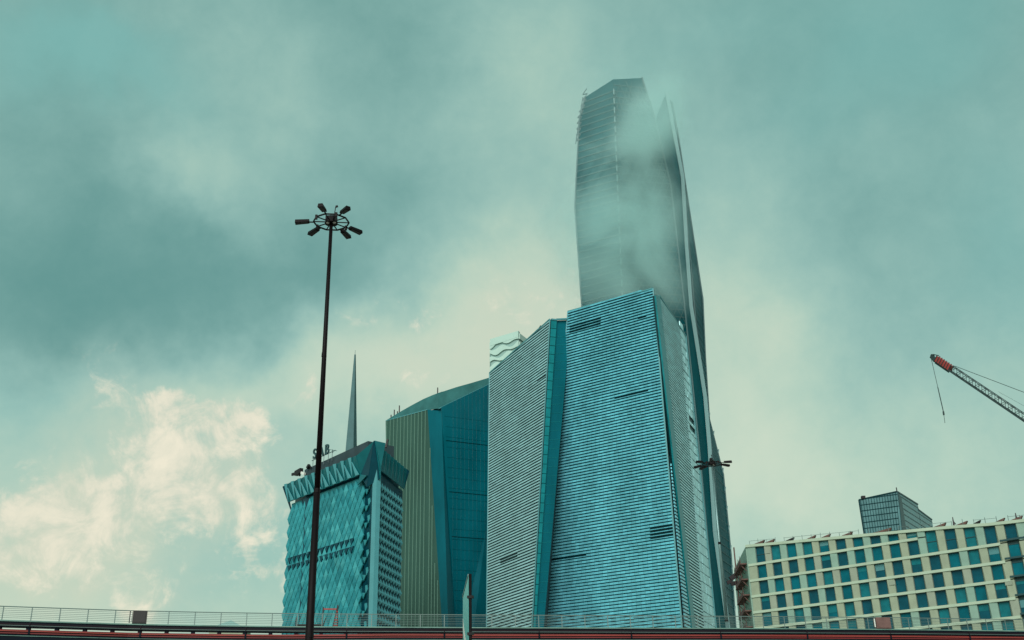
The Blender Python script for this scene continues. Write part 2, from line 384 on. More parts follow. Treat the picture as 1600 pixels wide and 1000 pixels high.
# the tiled return strip and the dark reveal between wing and main volume
rv = Face(lpoly[2] + F_left.n * -.2, (.93, .36))
Ts = [rv.hit(861.5, 499), rv.hit(870, 500)]; bs = [ground(rv.hit(833.5, 978), Ts[0]), ground(rv.hit(837, 978), Ts[1])]
z_l = [0]; rows = 46
for i in range(rows):
    a0, a1 = i / rows, (i + 1) / rows - .06 / rows
    q = [bs[0] + (Ts[0] - bs[0]) * a0, bs[1] + (Ts[1] - bs[1]) * a0, bs[1] + (Ts[1] - bs[1]) * a1, bs[0] + (Ts[0] - bs[0]) * a1]
    b = MB(); b.prism([p + rv.n * random.uniform(0, .04) for p in q], -rv.n * .2); b.build('return_panel', 'teal_panel', ct)
T2 = [rv.hit(869.5, 500), rv.hit(893, 499)]; b2 = [ground(rv.hit(836.5, 978), T2[0]), ground(rv.hit(851, 978), T2[1])]
b = MB(); b.prism([b2[0] - rv.n * .6, b2[1] - rv.n * .6, T2[1] - rv.n * .6, T2[0] - rv.n * .6], -rv.n * .5); b.build('reveal_glass', 'teal_dark', ct)
b = MB()
for i in range(1, 48):
    t = i / 48; p = b2[0] + (T2[0] - b2[0]) * t; q = b2[1] + (T2[1] - b2[1]) * t
    b.bar(p - rv.n * .58, q - rv.n * .58, .09)
b.build('reveal_transoms', 'teal_panel', ct, stuff=True)
b = MB(); b.bar(T2[0] + np.array([0, 0, .2]), T2[1] + np.array([0, 0, .2]), .5); b.bar(Ts[0], Ts[1], .5); b.build('edge_trim', 'trim', ct)
# solid body behind the faces
bk = np.array([20., 46., 0])
def flat(p, z): return np.array([p[0], p[1], z])
b = MB(); i1 = -F_main.n * .8; i2 = -F_right.n * .8
bb = [mpoly[0] + i1, mpoly[3] + i1 + i2, R3[3] + i2, mpoly[0] + (R3[3] - mpoly[3])]
tt = [mpoly[1] + i1, mpoly[2] + i1 + i2, R3[2] + i2, mpoly[1] + (R3[2] - mpoly[2]) * .9]
b.hexa(bb, tt); b.build('core', 'grey_roof', ct)
b = MB(); i3 = -F_left.n * .8
bb = [lpoly[0] + i3, lpoly[3] + i3, bs[1] - rv.n * 1.3, b2[1] - rv.n * 1.4, lpoly[0] + np.array([36., 20, 0])]
tt = [lpoly[1] + i3, lpoly[2] + i3, T2[0] - rv.n * 1.3, T2[1] - rv.n * 1.4, lpoly[1] + np.array([34., 20, 0])]
b.hexa(bb, tt); b.build('core', 'grey_roof', ct)
# roof edge handrail between the two volumes
b = MB()
for (p, q) in (((883, 497), (889, 486)), ((886, 499), (892, 488))): b.bar(F_main.hit(*p) - F_main.n, F_main.hit(*q) - F_main.n, .25)
b.build('roof_stair_rail', 'trim', ct)
# window cleaning gantry on the wing's sloping roof
gp = lambda x, y: F_left.hit(x, y) - F_left.n * 2.
gt = thing('roof_gantry', 'dark window cleaning gantry lying along the sloping roof of the louvred wing', 'gantry', gp(815, 536))
b = MB(); b.bar(gp(803, 544), gp(834, 514), .9, .9); b.bar(gp(806, 549), gp(830, 520), .4)
b.build('track_beam', 'dark_steel', gt)
b = MB()
for t in np.linspace(0, 1, 9): b.bar(gp(804 + 26 * t, 548 - 28 * t), gp(800 + 36 * t, 545 - 31 * t), .35)
b.build('strut', 'dark_steel', gt)
b = MB(); b.bar(gp(832, 518), gp(838.5, 509), 1.1, .9); b.bar(gp(836, 510), gp(842, 510.5), .35); b.build('arm', 'dark_steel', gt)
b = MB(); b.bar(gp(804, 543), gp(811, 537.5), 1.6, 1.3); b.build('carriage', 'dark_steel', gt)
b = MB(); b.bar(gp(779, 573), gp(782, 569), 1.1); b.bar(gp(775, 577), gp(803, 551), .3); b.build('rail_end', 'dark_steel', gt)

# ================================================================ 2. MISTY SKYSCRAPER
def edge(pts):                                  # pixel/depth points -> heights and plan positions
    P = sorted([at_y(*p) for p in pts], key=lambda p: p[2]); P = np.array(P)
    g0 = ground(P[0], P[1]); return np.vstack([g0, P])
def on(E, z):
    return np.array([np.interp(z, E[:, 2], E[:, 0]), np.interp(z, E[:, 2], E[:, 1]), z])
E0 = edge([(919, 980, 541), (909, 480, 541), (898, 322, 540), (905, 186, 541), (914, 152, 541)])
E1 = edge([(985, 980, 526), (973, 480, 527), (966, 320, 528), (961, 200, 529), (958, 124, 530)])
E2 = edge([(1118, 980, 534), (1092, 700, 534), (1068, 466, 534), (1048, 290, 534), (1024, 187, 534), (1003, 122, 534)])
E2b = edge([(1118, 980, 534.6), (1092, 700, 534.6), (1068, 466, 534.6), (1048, 290, 534.6), (1025, 186, 534.6)])
E3 = edge([(1136, 978, 545), (1131, 941, 545), (1116, 832, 545), (1107.5, 698, 545), (1101, 622, 545), (1079, 480, 545), (1072, 385, 545), (1066, 279, 545), (1041, 146, 545)])
E4 = edge([(1149, 978, 575), (1142, 868, 575), (1130, 742, 575), (1108, 655, 575), (1102, 560, 575), (1098, 468, 575), (1076, 322, 575), (1060, 215, 575), (1050, 160, 575)])
sp = thing('misty_skyscraper', 'tallest faceted glass skyscraper with its head wrapped in low cloud', 'skyscraper', (on(E1, 0)[0], on(E1, 0)[1], 0))
def strip(A, B, name, m, zs, inset=0.):
    top = min(A[-1, 2], B[-1, 2]); zs = [z for z in zs if z < top] + [top]
    mb = MB()
    for z0, z1 in zip(zs[:-1], zs[1:]):
        a0, b0, b1, a1 = on(A, z0), on(B, z0), on(B, z1), on(A, z1)
        n = np.cross(b0 - a0, np.array([0, 0, 1.])); n /= np.linalg.norm(n)
        if n @ (CAMP - a0) < 0: n = -n
        mb.hexa([a0 - n * .6, b0 - n * .6, b0, a0], [a1 - n * .6, b1 - n * .6, b1, a1])
    if abs(A[-1, 2] - B[-1, 2]) > .5:           # sloping top
        hi = A[-1] if A[-1, 2] > B[-1, 2] else B[-1]
        a1, b1 = on(A, top), on(B, top)
        n = np.cross(b1 - a1, np.array([0, 0, 1.])); n /= np.linalg.norm(n)
        if n @ (CAMP - a1) < 0: n = -n
        mb.prism([a1, b1, hi], -n * .6)
    return mb.build(name, m, sp)
ZS = sorted(set([0.] + [float(z) for E in (E0, E1, E2, E3, E4) for z in E[1:, 2]]))
for A, B, nm in ((E0, E1, 'left_facade'), (E1, E2, 'front_facade'), (E2b, E3, 'recessed_facade'), (E3, E4, 'right_facade')):
    strip(A, B, 'glass_facade', 'fog_glass', ZS)['label'] = {'left_facade': 'grid clad left facade', 'front_facade': 'front facade with diagonal lattice', 'recessed_facade': 'dark smooth recessed facade', 'right_facade': 'dark narrow right facade'}[nm]
def nrm(A, B, z):
    a, b_ = on(A, z), on(B, z); n = np.cross(b_ - a, np.array([0, 0, 1.])); n /= np.linalg.norm(n)
    return n if n @ (CAMP - a) > 0 else -n
ftop = lambda A, B: min(A[-1, 2], B[-1, 2])
for A, B, pit, w, dp in ((E0, E1, 4.3, .7, .3), (E1, E2, 4.3, .5, .3), (E3, E4, 4.3, .25, .12)):
    b = MB(); z = 60.
    while z < ftop(A, B):
        n = nrm(A, B, z); b.bar(on(A, z) + n * .1, on(B, z) + n * .1, dp, w); z += pit
    b.build('floor_bands', 'fog_frame', sp, stuff=True)
# diagonal lattice on the front facade
b = MB(); Zt = ftop(E1, E2)
def fp(u, z, o=.45):
    a, c = on(E1, z), on(E2, z); return a + (c - a) * u + nrm(E1, E2, z) * o
for k in range(-10, 46):
    for sgn in (1, -1):
        prev = None
        for u in np.linspace(0, 1, 6):
            z = 60 + k * 8.6 + sgn * u * 70 + (0 if sgn > 0 else 70)
            p = fp(u, z) if 60 < z < Zt else None
            if p is not None and prev is not None: b.bar(prev, p, .3 if sgn > 0 else .22)
            prev = p
b.build('diagonal_lattice', 'fog_frame', sp, stuff=True)
def edgebar(E, w, m, name, off=.6, z0=0, dash=None):
    b = MB(); zs = [z for z in E[:, 2] if z >= z0] if dash is None else list(np.arange(z0, E[-1, 2], dash))
    for i, (z0_, z1_) in enumerate(zip(zs[:-1], zs[1:])):
        z1u = z1_ if dash is None else z0_ + dash * .62
        o = np.array([0, -off, 0]); b.bar(on(E, z0_) + o, on(E, z1u) + o, w)
    return b.build(name, m, sp, stuff=dash is not None)
edgebar(E3, 2.0, 'fog_fin', 'edge_fin', 1.0)
edgebar(E2, .7, 'fog_frame', 'edge_fin', .6); edgebar(E4, .8, 'fog_frame', 'edge_fin', .3); edgebar(E0, .7, 'fog_frame', 'edge_fin', .3)
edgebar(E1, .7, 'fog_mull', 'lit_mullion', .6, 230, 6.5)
E34 = np.array([on(E3, z) * .72 + on(E4, z) * .28 for z in np.linspace(0, min(E3[-1, 2], E4[-1, 2]), 24)])
edgebar(E34, .6, 'fog_frame', 'edge_fin', .5)
b = MB()                                        # open truss at the left shoulder
ztr = E0[-1, 2]
for k in range(9):
    z = ztr - 30 + k * 4; p = on(E0, z); b.bar(p + np.array([-1.2, 0, 0]), p + np.array([1.5, -.8, 0]), .5)
    b.bar(p + np.array([-1.2, 0, 0]), on(E0, z + 3.6) + np.array([1.2, -.7, 0]), .35)
b.bar(on(E0, ztr - 32) + np.array([-1.3, 0, 0]), on(E0, ztr) + np.array([-1.3, 0, 0]), .5)
b.build('shoulder_truss', 'fog_frame', sp)
for zz in np.linspace(70, 185, 12):             # pale unlit bars standing for small lights on the right edge
    p = on(E4, zz); b = MB(); b.bar(p + np.array([.1, -.6, 0]), p + np.array([.5, -.6, 2.2]), .55); b.build('edge_light_bar', 'fog_fin', sp)
b = MB(); bz = [0, 200, 330]                    # back of the tower, closing the volume
for z0_, z1_ in zip(bz[:-1], bz[1:]):
    q = lambda z: [on(E0, z) + np.array([1.5, 2, 0]), on(E1, z) + np.array([0, 2.5, 0]), on(E2, z) + np.array([-1, 2.5, 0]), on(E4, z) + np.array([-3.5, -1, 0]), on(E4, z) + np.array([-12, 30, 0]), on(E0, z) + np.array([12, 44, 0])]
    b.hexa(q(z0_), q(z1_))
b.build('core', 'fog_glass', sp)

# ================================================================ 3. SHINGLED TOWER WITH CROWN
Cp = at_y(583, 978, 290.)
Ff = Face(Cp, (-.653, .757)); Fr = Face(Cp, (.202, .979))
st = thing('shingled_tower', 'squat teal tower clad in diamond scales under a flared folded crown', 'tower', (Cp[0], Cp[1], 0))
uL = Ff.uz(448, 880)[0]; uR = Ff.uz(562.5, 880)[0]; uA = Ff.uz(580, 880)[0]
zc = (Ff.uz(572, 746)[1] + Ff.uz(462, 780)[1]) / 2
zt = Ff.uz(578, 706)[1]
vR = Fr.uz(627, 880)[0]; vL = Fr.uz(587, 880)[0]
b = MB(); b.prism([Ff.pt(uL, 0, -.5), Ff.pt(uR, 0, -.5), Ff.pt(uR, zc, -.5), Ff.pt(uL, zc, -.5)], -Ff.n * 1); b.build('front_wall', 'scale', st)
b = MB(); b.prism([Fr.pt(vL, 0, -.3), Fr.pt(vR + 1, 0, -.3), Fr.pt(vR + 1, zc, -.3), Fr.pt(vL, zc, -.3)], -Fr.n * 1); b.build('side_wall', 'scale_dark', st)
ncol = 16; cw = (uL - uR) / ncol; rh = 2.35
def diamond(mb, F, u, z, w, h, o, m=0):         # a folded scale: lower facets tip outward
    c = F.pt(u + w * random.uniform(.02, .14), z - h * random.uniform(.08, .2), o + random.uniform(.34, .56))
    L_, R_, T_, B_ = F.pt(u - w / 2, z, o), F.pt(u + w / 2, z, o), F.pt(u, z + h / 2, o), F.pt(u, z - h / 2, o + .12)
    mb.hexa([L_ - F.n * .3, B_ - F.n * .3, R_ - F.n * .3, T_ - F.n * .3], [L_, B_, R_, T_]); mb.f.pop(-5)
    i = len(mb.v); mb.v += [tuple(p) for p in (L_, B_, R_, T_, c)]
    for j in range(4): mb.f.append((i + j, i + (j + 1) % 4, i + 4))
cells = []
r = 0; z = 1.5
while z < zc - 1:
    for k in range(ncol + (r % 2)):
        u = uR + cw * (k + (.5 if r % 2 == 0 else 0)); cells.append((z, u, r, k))
    z += rh * .86; r += 1
vis = [c for c in cells if c[0] > 38]; low = [c for c in cells if c[0] <= 38]
zv = [Ff.uz(455, 876)[1], Ff.uz(455, 888)[1]]
cut = sorted(vis, key=lambda c: c[0] + c[1] * .4)
proto = {}
part = set((c[2], c[3]) for c in cut[:290])
mrest = MB()
for c in cells:
    if (c[2], c[3]) in part:
        mb = MB(); diamond(mb, Ff, c[1], c[0], cw * .97, rh * 1.62, 0); mb.build('scale_panel', random.choice(['scale', 'scale', 'scale_b', 'scale_c']), st)
    else: diamond(mrest, Ff, c[1], c[0], cw * .97, rh * 1.62, 0)
mrest.build('scale_panels', 'scale', st, stuff=True)
for zr in zv:                                   # two rows of dark triangular vents
    for k in range(14):
        u = Ff.uz(454, 876)[0] + (Ff.uz(551, 849)[0] - Ff.uz(454, 876)[0]) * k / 13
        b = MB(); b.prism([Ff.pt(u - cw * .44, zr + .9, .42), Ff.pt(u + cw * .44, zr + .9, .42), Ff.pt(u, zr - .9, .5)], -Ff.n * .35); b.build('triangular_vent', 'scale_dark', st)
# dark recessed corner with folded facets
zr = 0.
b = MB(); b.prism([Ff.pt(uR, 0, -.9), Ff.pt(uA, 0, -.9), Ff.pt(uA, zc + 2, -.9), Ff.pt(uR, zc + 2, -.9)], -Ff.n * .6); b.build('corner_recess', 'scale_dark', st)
ux = lambda t: uA + (uR - uA) * t
while zr < zc - 2:
    b = MB(); b.prism([Ff.pt(ux(.62), zr + 3.5, -.5), Ff.pt(ux(.08), zr + 3.7, -.25), Ff.pt(ux(.45), zr + 1.3, -.15)], -Ff.n * .3); b.build('corner_facet', 'scale', st)
    b = MB(); b.prism([Ff.pt(ux(.92), zr + 1.9, -.5), Ff.pt(ux(.5), zr + 1.5, -.2), Ff.pt(ux(.72), zr + .1, -.3)], -Ff.n * .3); b.build('corner_facet', 'scale', st)
    zr += 4.7
b = MB(); b.prism([Ff.pt(-.1, 0, .35), Ff.pt(uA, 0, .35), Ff.pt(uA, zc + 1, .35), Ff.pt(-.1, zc + 1, .35)], -Ff.n * 1.4); b.build('corner_pilaster', 'scale_side', st)
# pyramid studs on the side wall
b = MB(); nc = 9; dv = (vR - vL - .5) / nc; z = 30.; r = 0
b1 = MB()
while z < zc - 1.5:
    for k in range(nc):
        v = vL + .6 + dv * (k + (.5 if r % 2 else .15)); A = Fr.pt(v, z, 0)
        w_, h_ = dv * .26, 1.15
        q = [Fr.pt(v - w_, z, 0), Fr.pt(v, z - h_, 0), Fr.pt(v + w_, z, 0), Fr.pt(v, z + h_ * 1.2, 0)]
        tip = Fr.pt(v + w_ * .1, z - .3, .7); i = len(b1.v); b1.v += [tuple(p) for p in q + [tip]]
        for j in range(4): b1.f.append((i + j, i + (j + 1) % 4, i + 4))
    z += 2.35; r += 1
b1.build('pyramid_studs', 'scale_side', st, stuff=True)
# crown
def tri(a, b_, c, m, nm='crown_panel', th=.25):
    mb = MB(); n = np.cross(b_ - a, c - a); n /= np.linalg.norm(n)
    mb.prism([a, b_, c], n * th); mb.build(nm, m, st)
nb = 10; us = np.linspace(uR + .3, uL, nb + 1)
uof = lambda u: u * 1.05
for k in range(nb):
    u1, u0 = us[k], us[k + 1]; w_ = u1 - u0                       # u0 is the far (left) end of the bay
    B = lambda t, o: Ff.pt(u0 + w_ * t, zc + .4, o)
    Tp = lambda t, o, d=0.: Ff.pt(u0 + w_ * t, zt - .6 - d, o)
    tri(B(0, .4), B(1, .4), Tp(1, 2.1), 'crown_glass'); tri(B(0, .4), Tp(1, 2.1), Tp(.12, 1.7), 'crown_glass'); tri(B(0, .4), Tp(.12, 1.7), Tp(0, 1.2), 'crown_glass')
    tri(B(.02, .7), Tp(.36, 2.2), Tp(.06, 2.5), 'crown_rib', 'crown_rib'); tri(B(.55, .95), B(.93, .95), Tp(.42, 2.1, (zt - zc) * .22), 'crown_rib', 'crown_rib')
ends = Ff.pt(uL + 1.6, zt - 1.0, 2.2)
tri(Ff.pt(us[-1], zt - .6, 2.0), Ff.pt(us[-1], zc + .4, .4), ends, 'scale_dark'); tri(ends, Ff.pt(us[-1], zc + .4, .4), Ff.pt(uL + .5, zc - 3, -1), 'scale_dark')
apex = Ff.pt(.6, zt + 2.0, 1.6) + Fr.n * .6
tri(Ff.pt(us[0], zt - .6, 2.0), Ff.pt(us[0], zc + .4, .4), apex, 'crown_glass')
tri(apex, Ff.pt(us[0], zc + .4, .4), Ff.pt(us[0] * .5, zc - 4, .7), 'scale_dark'); tri(apex, Ff.pt(us[0] * .5, zc - 4, .7), Fr.pt(0, zc - 2.5, .7), 'scale_dark')  # corner folds turned from the light: their shade is put into the colour
tri(Ff.pt(us[0], zc + .4, .5), Ff.pt(us[0] + .5, zc - 2.6, .9), Ff.pt(us[0] * .4, zc - 1, 1.3), 'crown_glass')
tri(apex, Fr.pt(0, zc - 2.5, .7), Fr.pt(vL, zc + .5, .6), 'crown_glass'); tri(apex, Fr.pt(vL, zc + .5, .6), Fr.pt(vL, zt + 1.5, 1.8), 'crown_glass')
vs = np.linspace(vL, vR, 8)
for k in range(7):
    v0, v1 = vs[k], vs[k + 1]; vm = (v0 + v1) / 2
    B0, B1 = Fr.pt(v0, zc + .2, .3), Fr.pt(v1, zc + .2, .3); T0, T1, Mv = Fr.pt(v0, zt, 1.0), Fr.pt(v1, zt, 1.0), Fr.pt(vm, zt + .2, .4)
    tri(T0, B0, Mv, 'crown_rib'); tri(Mv, B0, B1, 'crown_glass'); tri(Mv, B1, T1, 'crown_glass')  # one facet per fold lighter: the light on it is coloured in
tri(Fr.pt(vR, zt, 1.0), Fr.pt(vR, zc + .2, .3), Fr.pt(vR + .8, zt - .4, 1.5), 'scale_dark')
b = MB()
bb = [Ff.pt(uL, 0, -1.6), Ff.pt(uR + .2, 0, -1.6), Fr.pt(.8, 0, -1.6), Fr.pt(vR + .5, 0, -1.5), Fr.pt(vR, 0, -30)]
b.hexa(bb, [flat(p, zt - 1) for p in bb]); b.build('core', 'scale_dark', st)
# plant room parapet on the roof
rf = Face(Ff.p0 - Ff.n * 3., Ff.d)
pr = [rf.hit(476, 735), rf.hit(563, 711), rf.hit(575, 689)]
zp = pr[2][2]; b = MB()
pa, pb = rf.hit(476, 735), rf.hit(575, 689)
b.prism([flat(pa, pa[2] - 4), flat(pb, pa[2] - 4), pb, pa + np.array([0, 0, .2])], -Ff.n * 9); b.build('plant_room', 'grey_roof', st)
# sign
sg = thing('rooftop_sign', 'dark block capital letters standing on the roof edge of the scaled tower', 'sign', rf.hit(503, 718))
xdir = -Ff.d; tp = lambda px, py: rf.hit(px, py) + Ff.n * .6
rotm = Matrix([[xdir[0], 0, Ff.n[0]], [xdir[1], 0, Ff.n[1]], [0, 1, 0]])
base = np.array(ROOTLOC[sg.name])
zsg = tp(497, 717)[2]
for ch, px, py in (('S', 491.5, 718), ('A', 500.5, 716), ('B', 510, 711.5)):
    fc = bpy.data.curves.new('letter_outline', 'FONT'); fc.body = ch; fc.size = 4.4; fc.extrude = .2; fc.offset = .06
    tmp = bpy.data.objects.new('letter_outline', fc); C.objects.link(tmp); bpy.context.view_layer.update()
    me = bpy.data.meshes.new_from_object(tmp.evaluated_get(bpy.context.evaluated_depsgraph_get())); bpy.data.objects.remove(tmp)
    me.materials.clear(); me.materials.append(MT['letter']); o = bpy.data.objects.new('letter', me); C.objects.link(o); o.parent = sg
    p = tp(px, py) - base; o.matrix_local = Matrix.Translation(Vector(p)) @ rotm.to_4x4()
b = MB()
for px, py in ((492, 718), (497, 717), (503, 715), (509, 713), (516, 710), (522, 707)): b.bar(tp(px, py) + np.array([0, 0, -2.6]), tp(px, py) + np.array([0, 0, .6]), .14)
b.bar(tp(490, 720.5), tp(527, 704), .16); b.bar(tp(518, 703), tp(529, 705), .12); b.bar(tp(522, 703), tp(523, 708), .12)
b.build('support_frame', 'letter', sg)
# roof things
rc = thing('roof_crane', 'small dark window cleaning crane perched at the low corner of the scaled tower roof', 'crane', rf.hit(468, 741))
b = MB(); b.bar(tp(459, 742), tp(475, 737), .5, .8); b.build('jib', 'dark_steel', rc)
b = MB(); b.bar(tp(465, 740.5), tp(474, 735.5), 1.1, 1.5); b.bar(tp(470, 738), tp(471, 744), .5); b.build('cab', 'dark_steel', rc)
b = MB(); b.bar(tp(474, 739), tp(479, 741), .7); b.build('counterweight', 'white', rc)
rc2 = thing('antenna_bracket', 'small dark antenna bracket at the right end of the crown, against the pinstriped tower', 'antenna', Fr.pt(vL + 4, zt, -.5))
b = MB(); q = Fr.pt(vL + 5, zt + 1, -.8); b.bar(q + np.array([-1.5, 0, 0]), q + np.array([1.2, 0, 1.4]), .3); b.build('strut', 'dark_steel', rc2)
b = MB(); b.bar(q + np.array([1.0, 0, .8]), q + np.array([1.5, 0, 3.2]), .8, .5); b.build('head', 'dark_steel', rc2)
b = MB(); b.bar(tp(483, 732), tp(486, 727), .8); b.bar(tp(486, 727), tp(489, 731), .3)
o = b.build('roof_vent', 'dark_steel'); tag(o, 'small dark roof vent left of the rooftop letters', 'vent')

# ================================================================ 4. SPIRE TOWER BEHIND
p0, p1 = at_y(549, 700, 440), at_y(555.5, 554, 440)
sr = thing('needle_spire', 'slender tapering grey needle spire rising behind the scaled tower', 'spire', (p0[0], p0[1], 0))
b = MB(); hw = 7.6 / FPX * 460
def ring(c, h, k=4, rot=.5): return [c + np.array([h * math.cos(rot + 2 * math.pi * i / k), h * math.sin(rot + 2 * math.pi * i / k), 0]) for i in range(k)]
pg = np.array([p0[0], p0[1], 0]); pt_ = np.array([p0[0], p0[1], p1[2]])
b.hexa(ring(p0, hw * 1.2), ring(pt_, .35)); b.build('needle', 'spire', sr)
b = MB(); b.hexa(ring(pg, hw * 2.2), ring(p0 - np.array([0, 0, 12]), hw * 1.35)); b.hexa(ring(p0 - np.array([0, 0, 12]), hw * 1.35), ring(p0, hw * 1.2)); b.build('shaft', 'spire', sr)
b = MB(); b.bar(pt_, pt_ + np.array([0, 0, 2.]), .15); b.build('tip_rod', 'spire', sr)

# ================================================================ 5. PINSTRIPED TOWER
Y3 = 380.
A3 = at_y(690, 965, Y3)
Fs = Face(A3, (-.80, .60)); Fd = Face(A3, (.62, .78)); 
pt3 = thing('pinstriped_tower', 'bronze tower with bright vertical fins and a dark blank glass flank', 'tower', (A3[0], A3[1], 0))
sT = [Fs.hit(602.5, 657), Fs.hit(668, 640)]
sB = [ground(Fs.hit(606, 975), sT[0]), ground(Fs.hit(690, 965), sT[1])]
b = MB(); b.prism([sB[0], sB[1], sT[1], sT[0]], -Fs.n * .6); b.build('fin_facade', 'stripe_gold', pt3)
nf = 12
for k in range(nf):
    t = (k + .5) / nf; a = sB[0] + (sB[1] - sB[0]) * (t * .98 - .02); c = Fs.hit(602.5 + 65.5 * (k + .5) / nf, 657 - 17 * (k + .5) / nf)
    a = flat(c, 0) + (flat(a, 0) - flat(c, 0)) * .0
    # fins stay plumb: stop where the leaning edge cuts them
    b = MB(); b.bar(a + Fs.n * .12, c + Fs.n * .12, .24, .3, up=Fs.n); b.build('fin', 'stripe_fin', pt3)
for k, (px, pyt) in enumerate(((672.5, 700), (676, 790), (680, 880), (684.5, 907))):
    c = Fs.hit(px, pyt); a = flat(c, 0); b = MB(); b.bar(a + Fs.n * .12, c + Fs.n * .12, .24, .3, up=Fs.n); b.build('fin', 'stripe_fin', pt3)
# dark fold and flank
f1 = [Fs.hit(668, 640), Fs.hit(690, 965)]
Ff3 = Face(A3 + Fs.n * 0, (.93, .36))
T_a = sT[1]; T_b = Ff3.hit(690, 642); T_b2 = Ff3.hit(695, 700)
B_b = ground(Ff3.hit(712, 965), Ff3.hit(695, 690)); B_a = sB[1]
b = MB(); b.prism([B_a, B_b, T_b2, T_b, T_a], -Ff3.n * .6); b.build('folded_glass', 'teal_dark', pt3)
Fk = Face(B_b + (T_b - B_b) * .02, (.90, .44))
kT = [Fk.hit(690, 636), Fk.hit(790, 588)]; kB = [ground(Fk.hit(712, 965), Fk.hit(695, 690)), flat(Fk.hit(790, 965), 0)]
b = MB(); b.prism([kB[0] - Fk.n * .1, kB[1] - Fk.n * .1, kT[1] - Fk.n * .1, kT[0] - Fk.n * .1], -Fk.n * .6); b.build('flank_glass', 'teal_dark', pt3)
for yy in (688, 768, 838): 
    b = MB(); a = Fk.hit(697 + (yy - 688) * .06, yy); b.bar(a, flat(Fk.hit(790, yy), a[2]), .2, .1); b.build('flank_joint', 'dark_gap', pt3)
b = MB()
for k in range(12): 
    x = 708 + k * 6; c = Fk.hit(x, 640); b.bar(flat(c, 0), flat(c, Fk.uz(x, 632 - (x - 690) * .47)[1]), .06, .03)
for yy in range(650, 970, 16):
    a = Fk.hit(695 + (yy - 650) * .055, yy); b.bar(a, flat(Fk.hit(790, yy), a[2]), .06, .03)
b.build('flank_mullions', 'teal_dark', pt3, stuff=True)
# translucent parapet screen
off = -8
pp = [Fs.hit(602.5, 657.5), Fs.hit(660, 625)]
Fp = Face(Fs.hit(603, 656), (sT[1] - sT[0])[:2])
scr = [(602.5, 656.5), (612, 650.5), (628, 641), (645, 631.5), (660, 623.5), (675, 617), (690, 611.5)]; scr_b = [(602.5, 658), (612, 655), (628, 650.5), (645, 646), (660, 642), (675, 639), (690, 637)]
for (a, c), (d, e) in zip(zip(scr[:-1], scr[1:]), zip(scr_b[:-1], scr_b[1:])):
    FF = Fs if c[0] <= 668 else Fk
    b = MB(); b.prism([Fs.hit(*d) - Fs.n * .3, Fs.hit(*e) - Fs.n * .3, Fs.hit(*c) - Fs.n * .3, Fs.hit(*a) - Fs.n * .3], -Fs.n * .3); b.build('parapet_screen', 'parap', pt3)
b = MB(); b.prism([Fk.hit(686, 638) - Fk.n * 1, Fk.hit(790, 588) - Fk.n * 1, Fk.hit(790, 580) - Fk.n * 1, Fk.hit(765, 589) - Fk.n * 1, Fk.hit(740, 596.5) - Fk.n * 1, Fk.hit(715, 603.5) - Fk.n * 1, Fk.hit(686, 613) - Fk.n * 1], -Fk.n * .3); b.build('parapet_screen', 'parap', pt3)
b = MB(); b.bar(Fk.hit(686, 638) - Fk.n * .3, Fk.hit(790, 588) - Fk.n * .3, .35)
b.bar(Fs.hit(603, 657.5), Fs.hit(668, 640), .3); b.build('roof_edge', 'trim', pt3)
b = MB(); i4 = -Fs.n * 1
bb = [sB[0] + i4, sB[1] + i4 - Fk.n, kB[1] - Fk.n * 1.2, kB[1] + np.array([-20, 45, 0]), sB[0] + np.array([20, 30, 0])]
tt = [sT[0] + i4, sT[1] + i4 - Fk.n, kT[1] - Fk.n * 1.8 + np.array([0, 0, -4]), kT[1] + np.array([-20, 45, -8]), sT[0] + np.array([20, 30, -3])]
b.hexa(bb, tt); b.build('core', 'teal_dark', pt3)
for (x, y, h) in ((608, 655, 2), (613, 651, 3), (618, 648, 1.6), (621, 642, 2.4), (681, 615, 2.6)):
    p = Fs.hit(x, y + 4); b = MB(); b.bar(p - Fs.n, p - Fs.n + np.array([0, 0, h + 1]), .4); b.build('roof_post', 'dark_steel', pt3)

# ================================================================ 6. PALE DISTANT TOWER
Yw = 620.
wc = at_y(811, 519, Yw)
Wl = Face(wc, (-.86, .5)); Wr = Face(wc, (.5, .86))
wt = thing('pale_wavy_tower', 'pale distant tower with wavy white bands peeking over the louvred wing', 'tower', (wc[0], wc[1], 0))
wTL = Wl.hit(767, 532); wTR = Wl.hit(811, 519)
uW = Wl.uz(767, 540)[0]; zW = wc[2]; zL = wTL[2]
b = MB(); b.prism([Wl.pt(uW, 0), Wl.pt(0, 0), Wl.pt(0, zW), Wl.pt(uW, zL)], -Wl.n * 1); b.build('facade', 'grey_wave', wt)
vW = 14.
b = MB(); b.prism([Wr.pt(0, 0), Wr.pt(vW, 0), Wr.pt(vW, zW - 4), Wr.pt(0, zW)], -Wr.n * 1); b.build('facade', 'grey_wave', wt)
for k in range(15):
    zb = zW - 3 - k * 5.4
    b = MB(); ns = 14; pr_ = None
    for i in range(ns + 1):
        u = uW * 1.02 * i / ns; sl = (zL - zW) * (i / ns) * max(0, 1 - k / 6.)
        zz = zb + sl + .9 * math.sin(i * .8 + k * 1.9); th = 3.0 + 1.5 * math.sin(i * .55 + k * 2.6)
        q = (Wl.pt(u, zz - th / 2, .1), Wl.pt(u, zz + th / 2, .1), Wl.pt(u, zz + th / 2, .9), Wl.pt(u, zz - th / 2, .9))
        if pr_: b.hexa(pr_, q)
        pr_ = q
    b.build('wavy_band', 'hazed_wave', wt)
    b = MB(); b.prism([Wr.pt(-.3, zb - 1.6, .1), Wr.pt(vW, zb - 2.6, .1), Wr.pt(vW, zb + 1.0, .1), Wr.pt(-.3, zb + 2.0, .1)], Wr.n * .6); b.build('side_band', 'hazed_wave', wt)
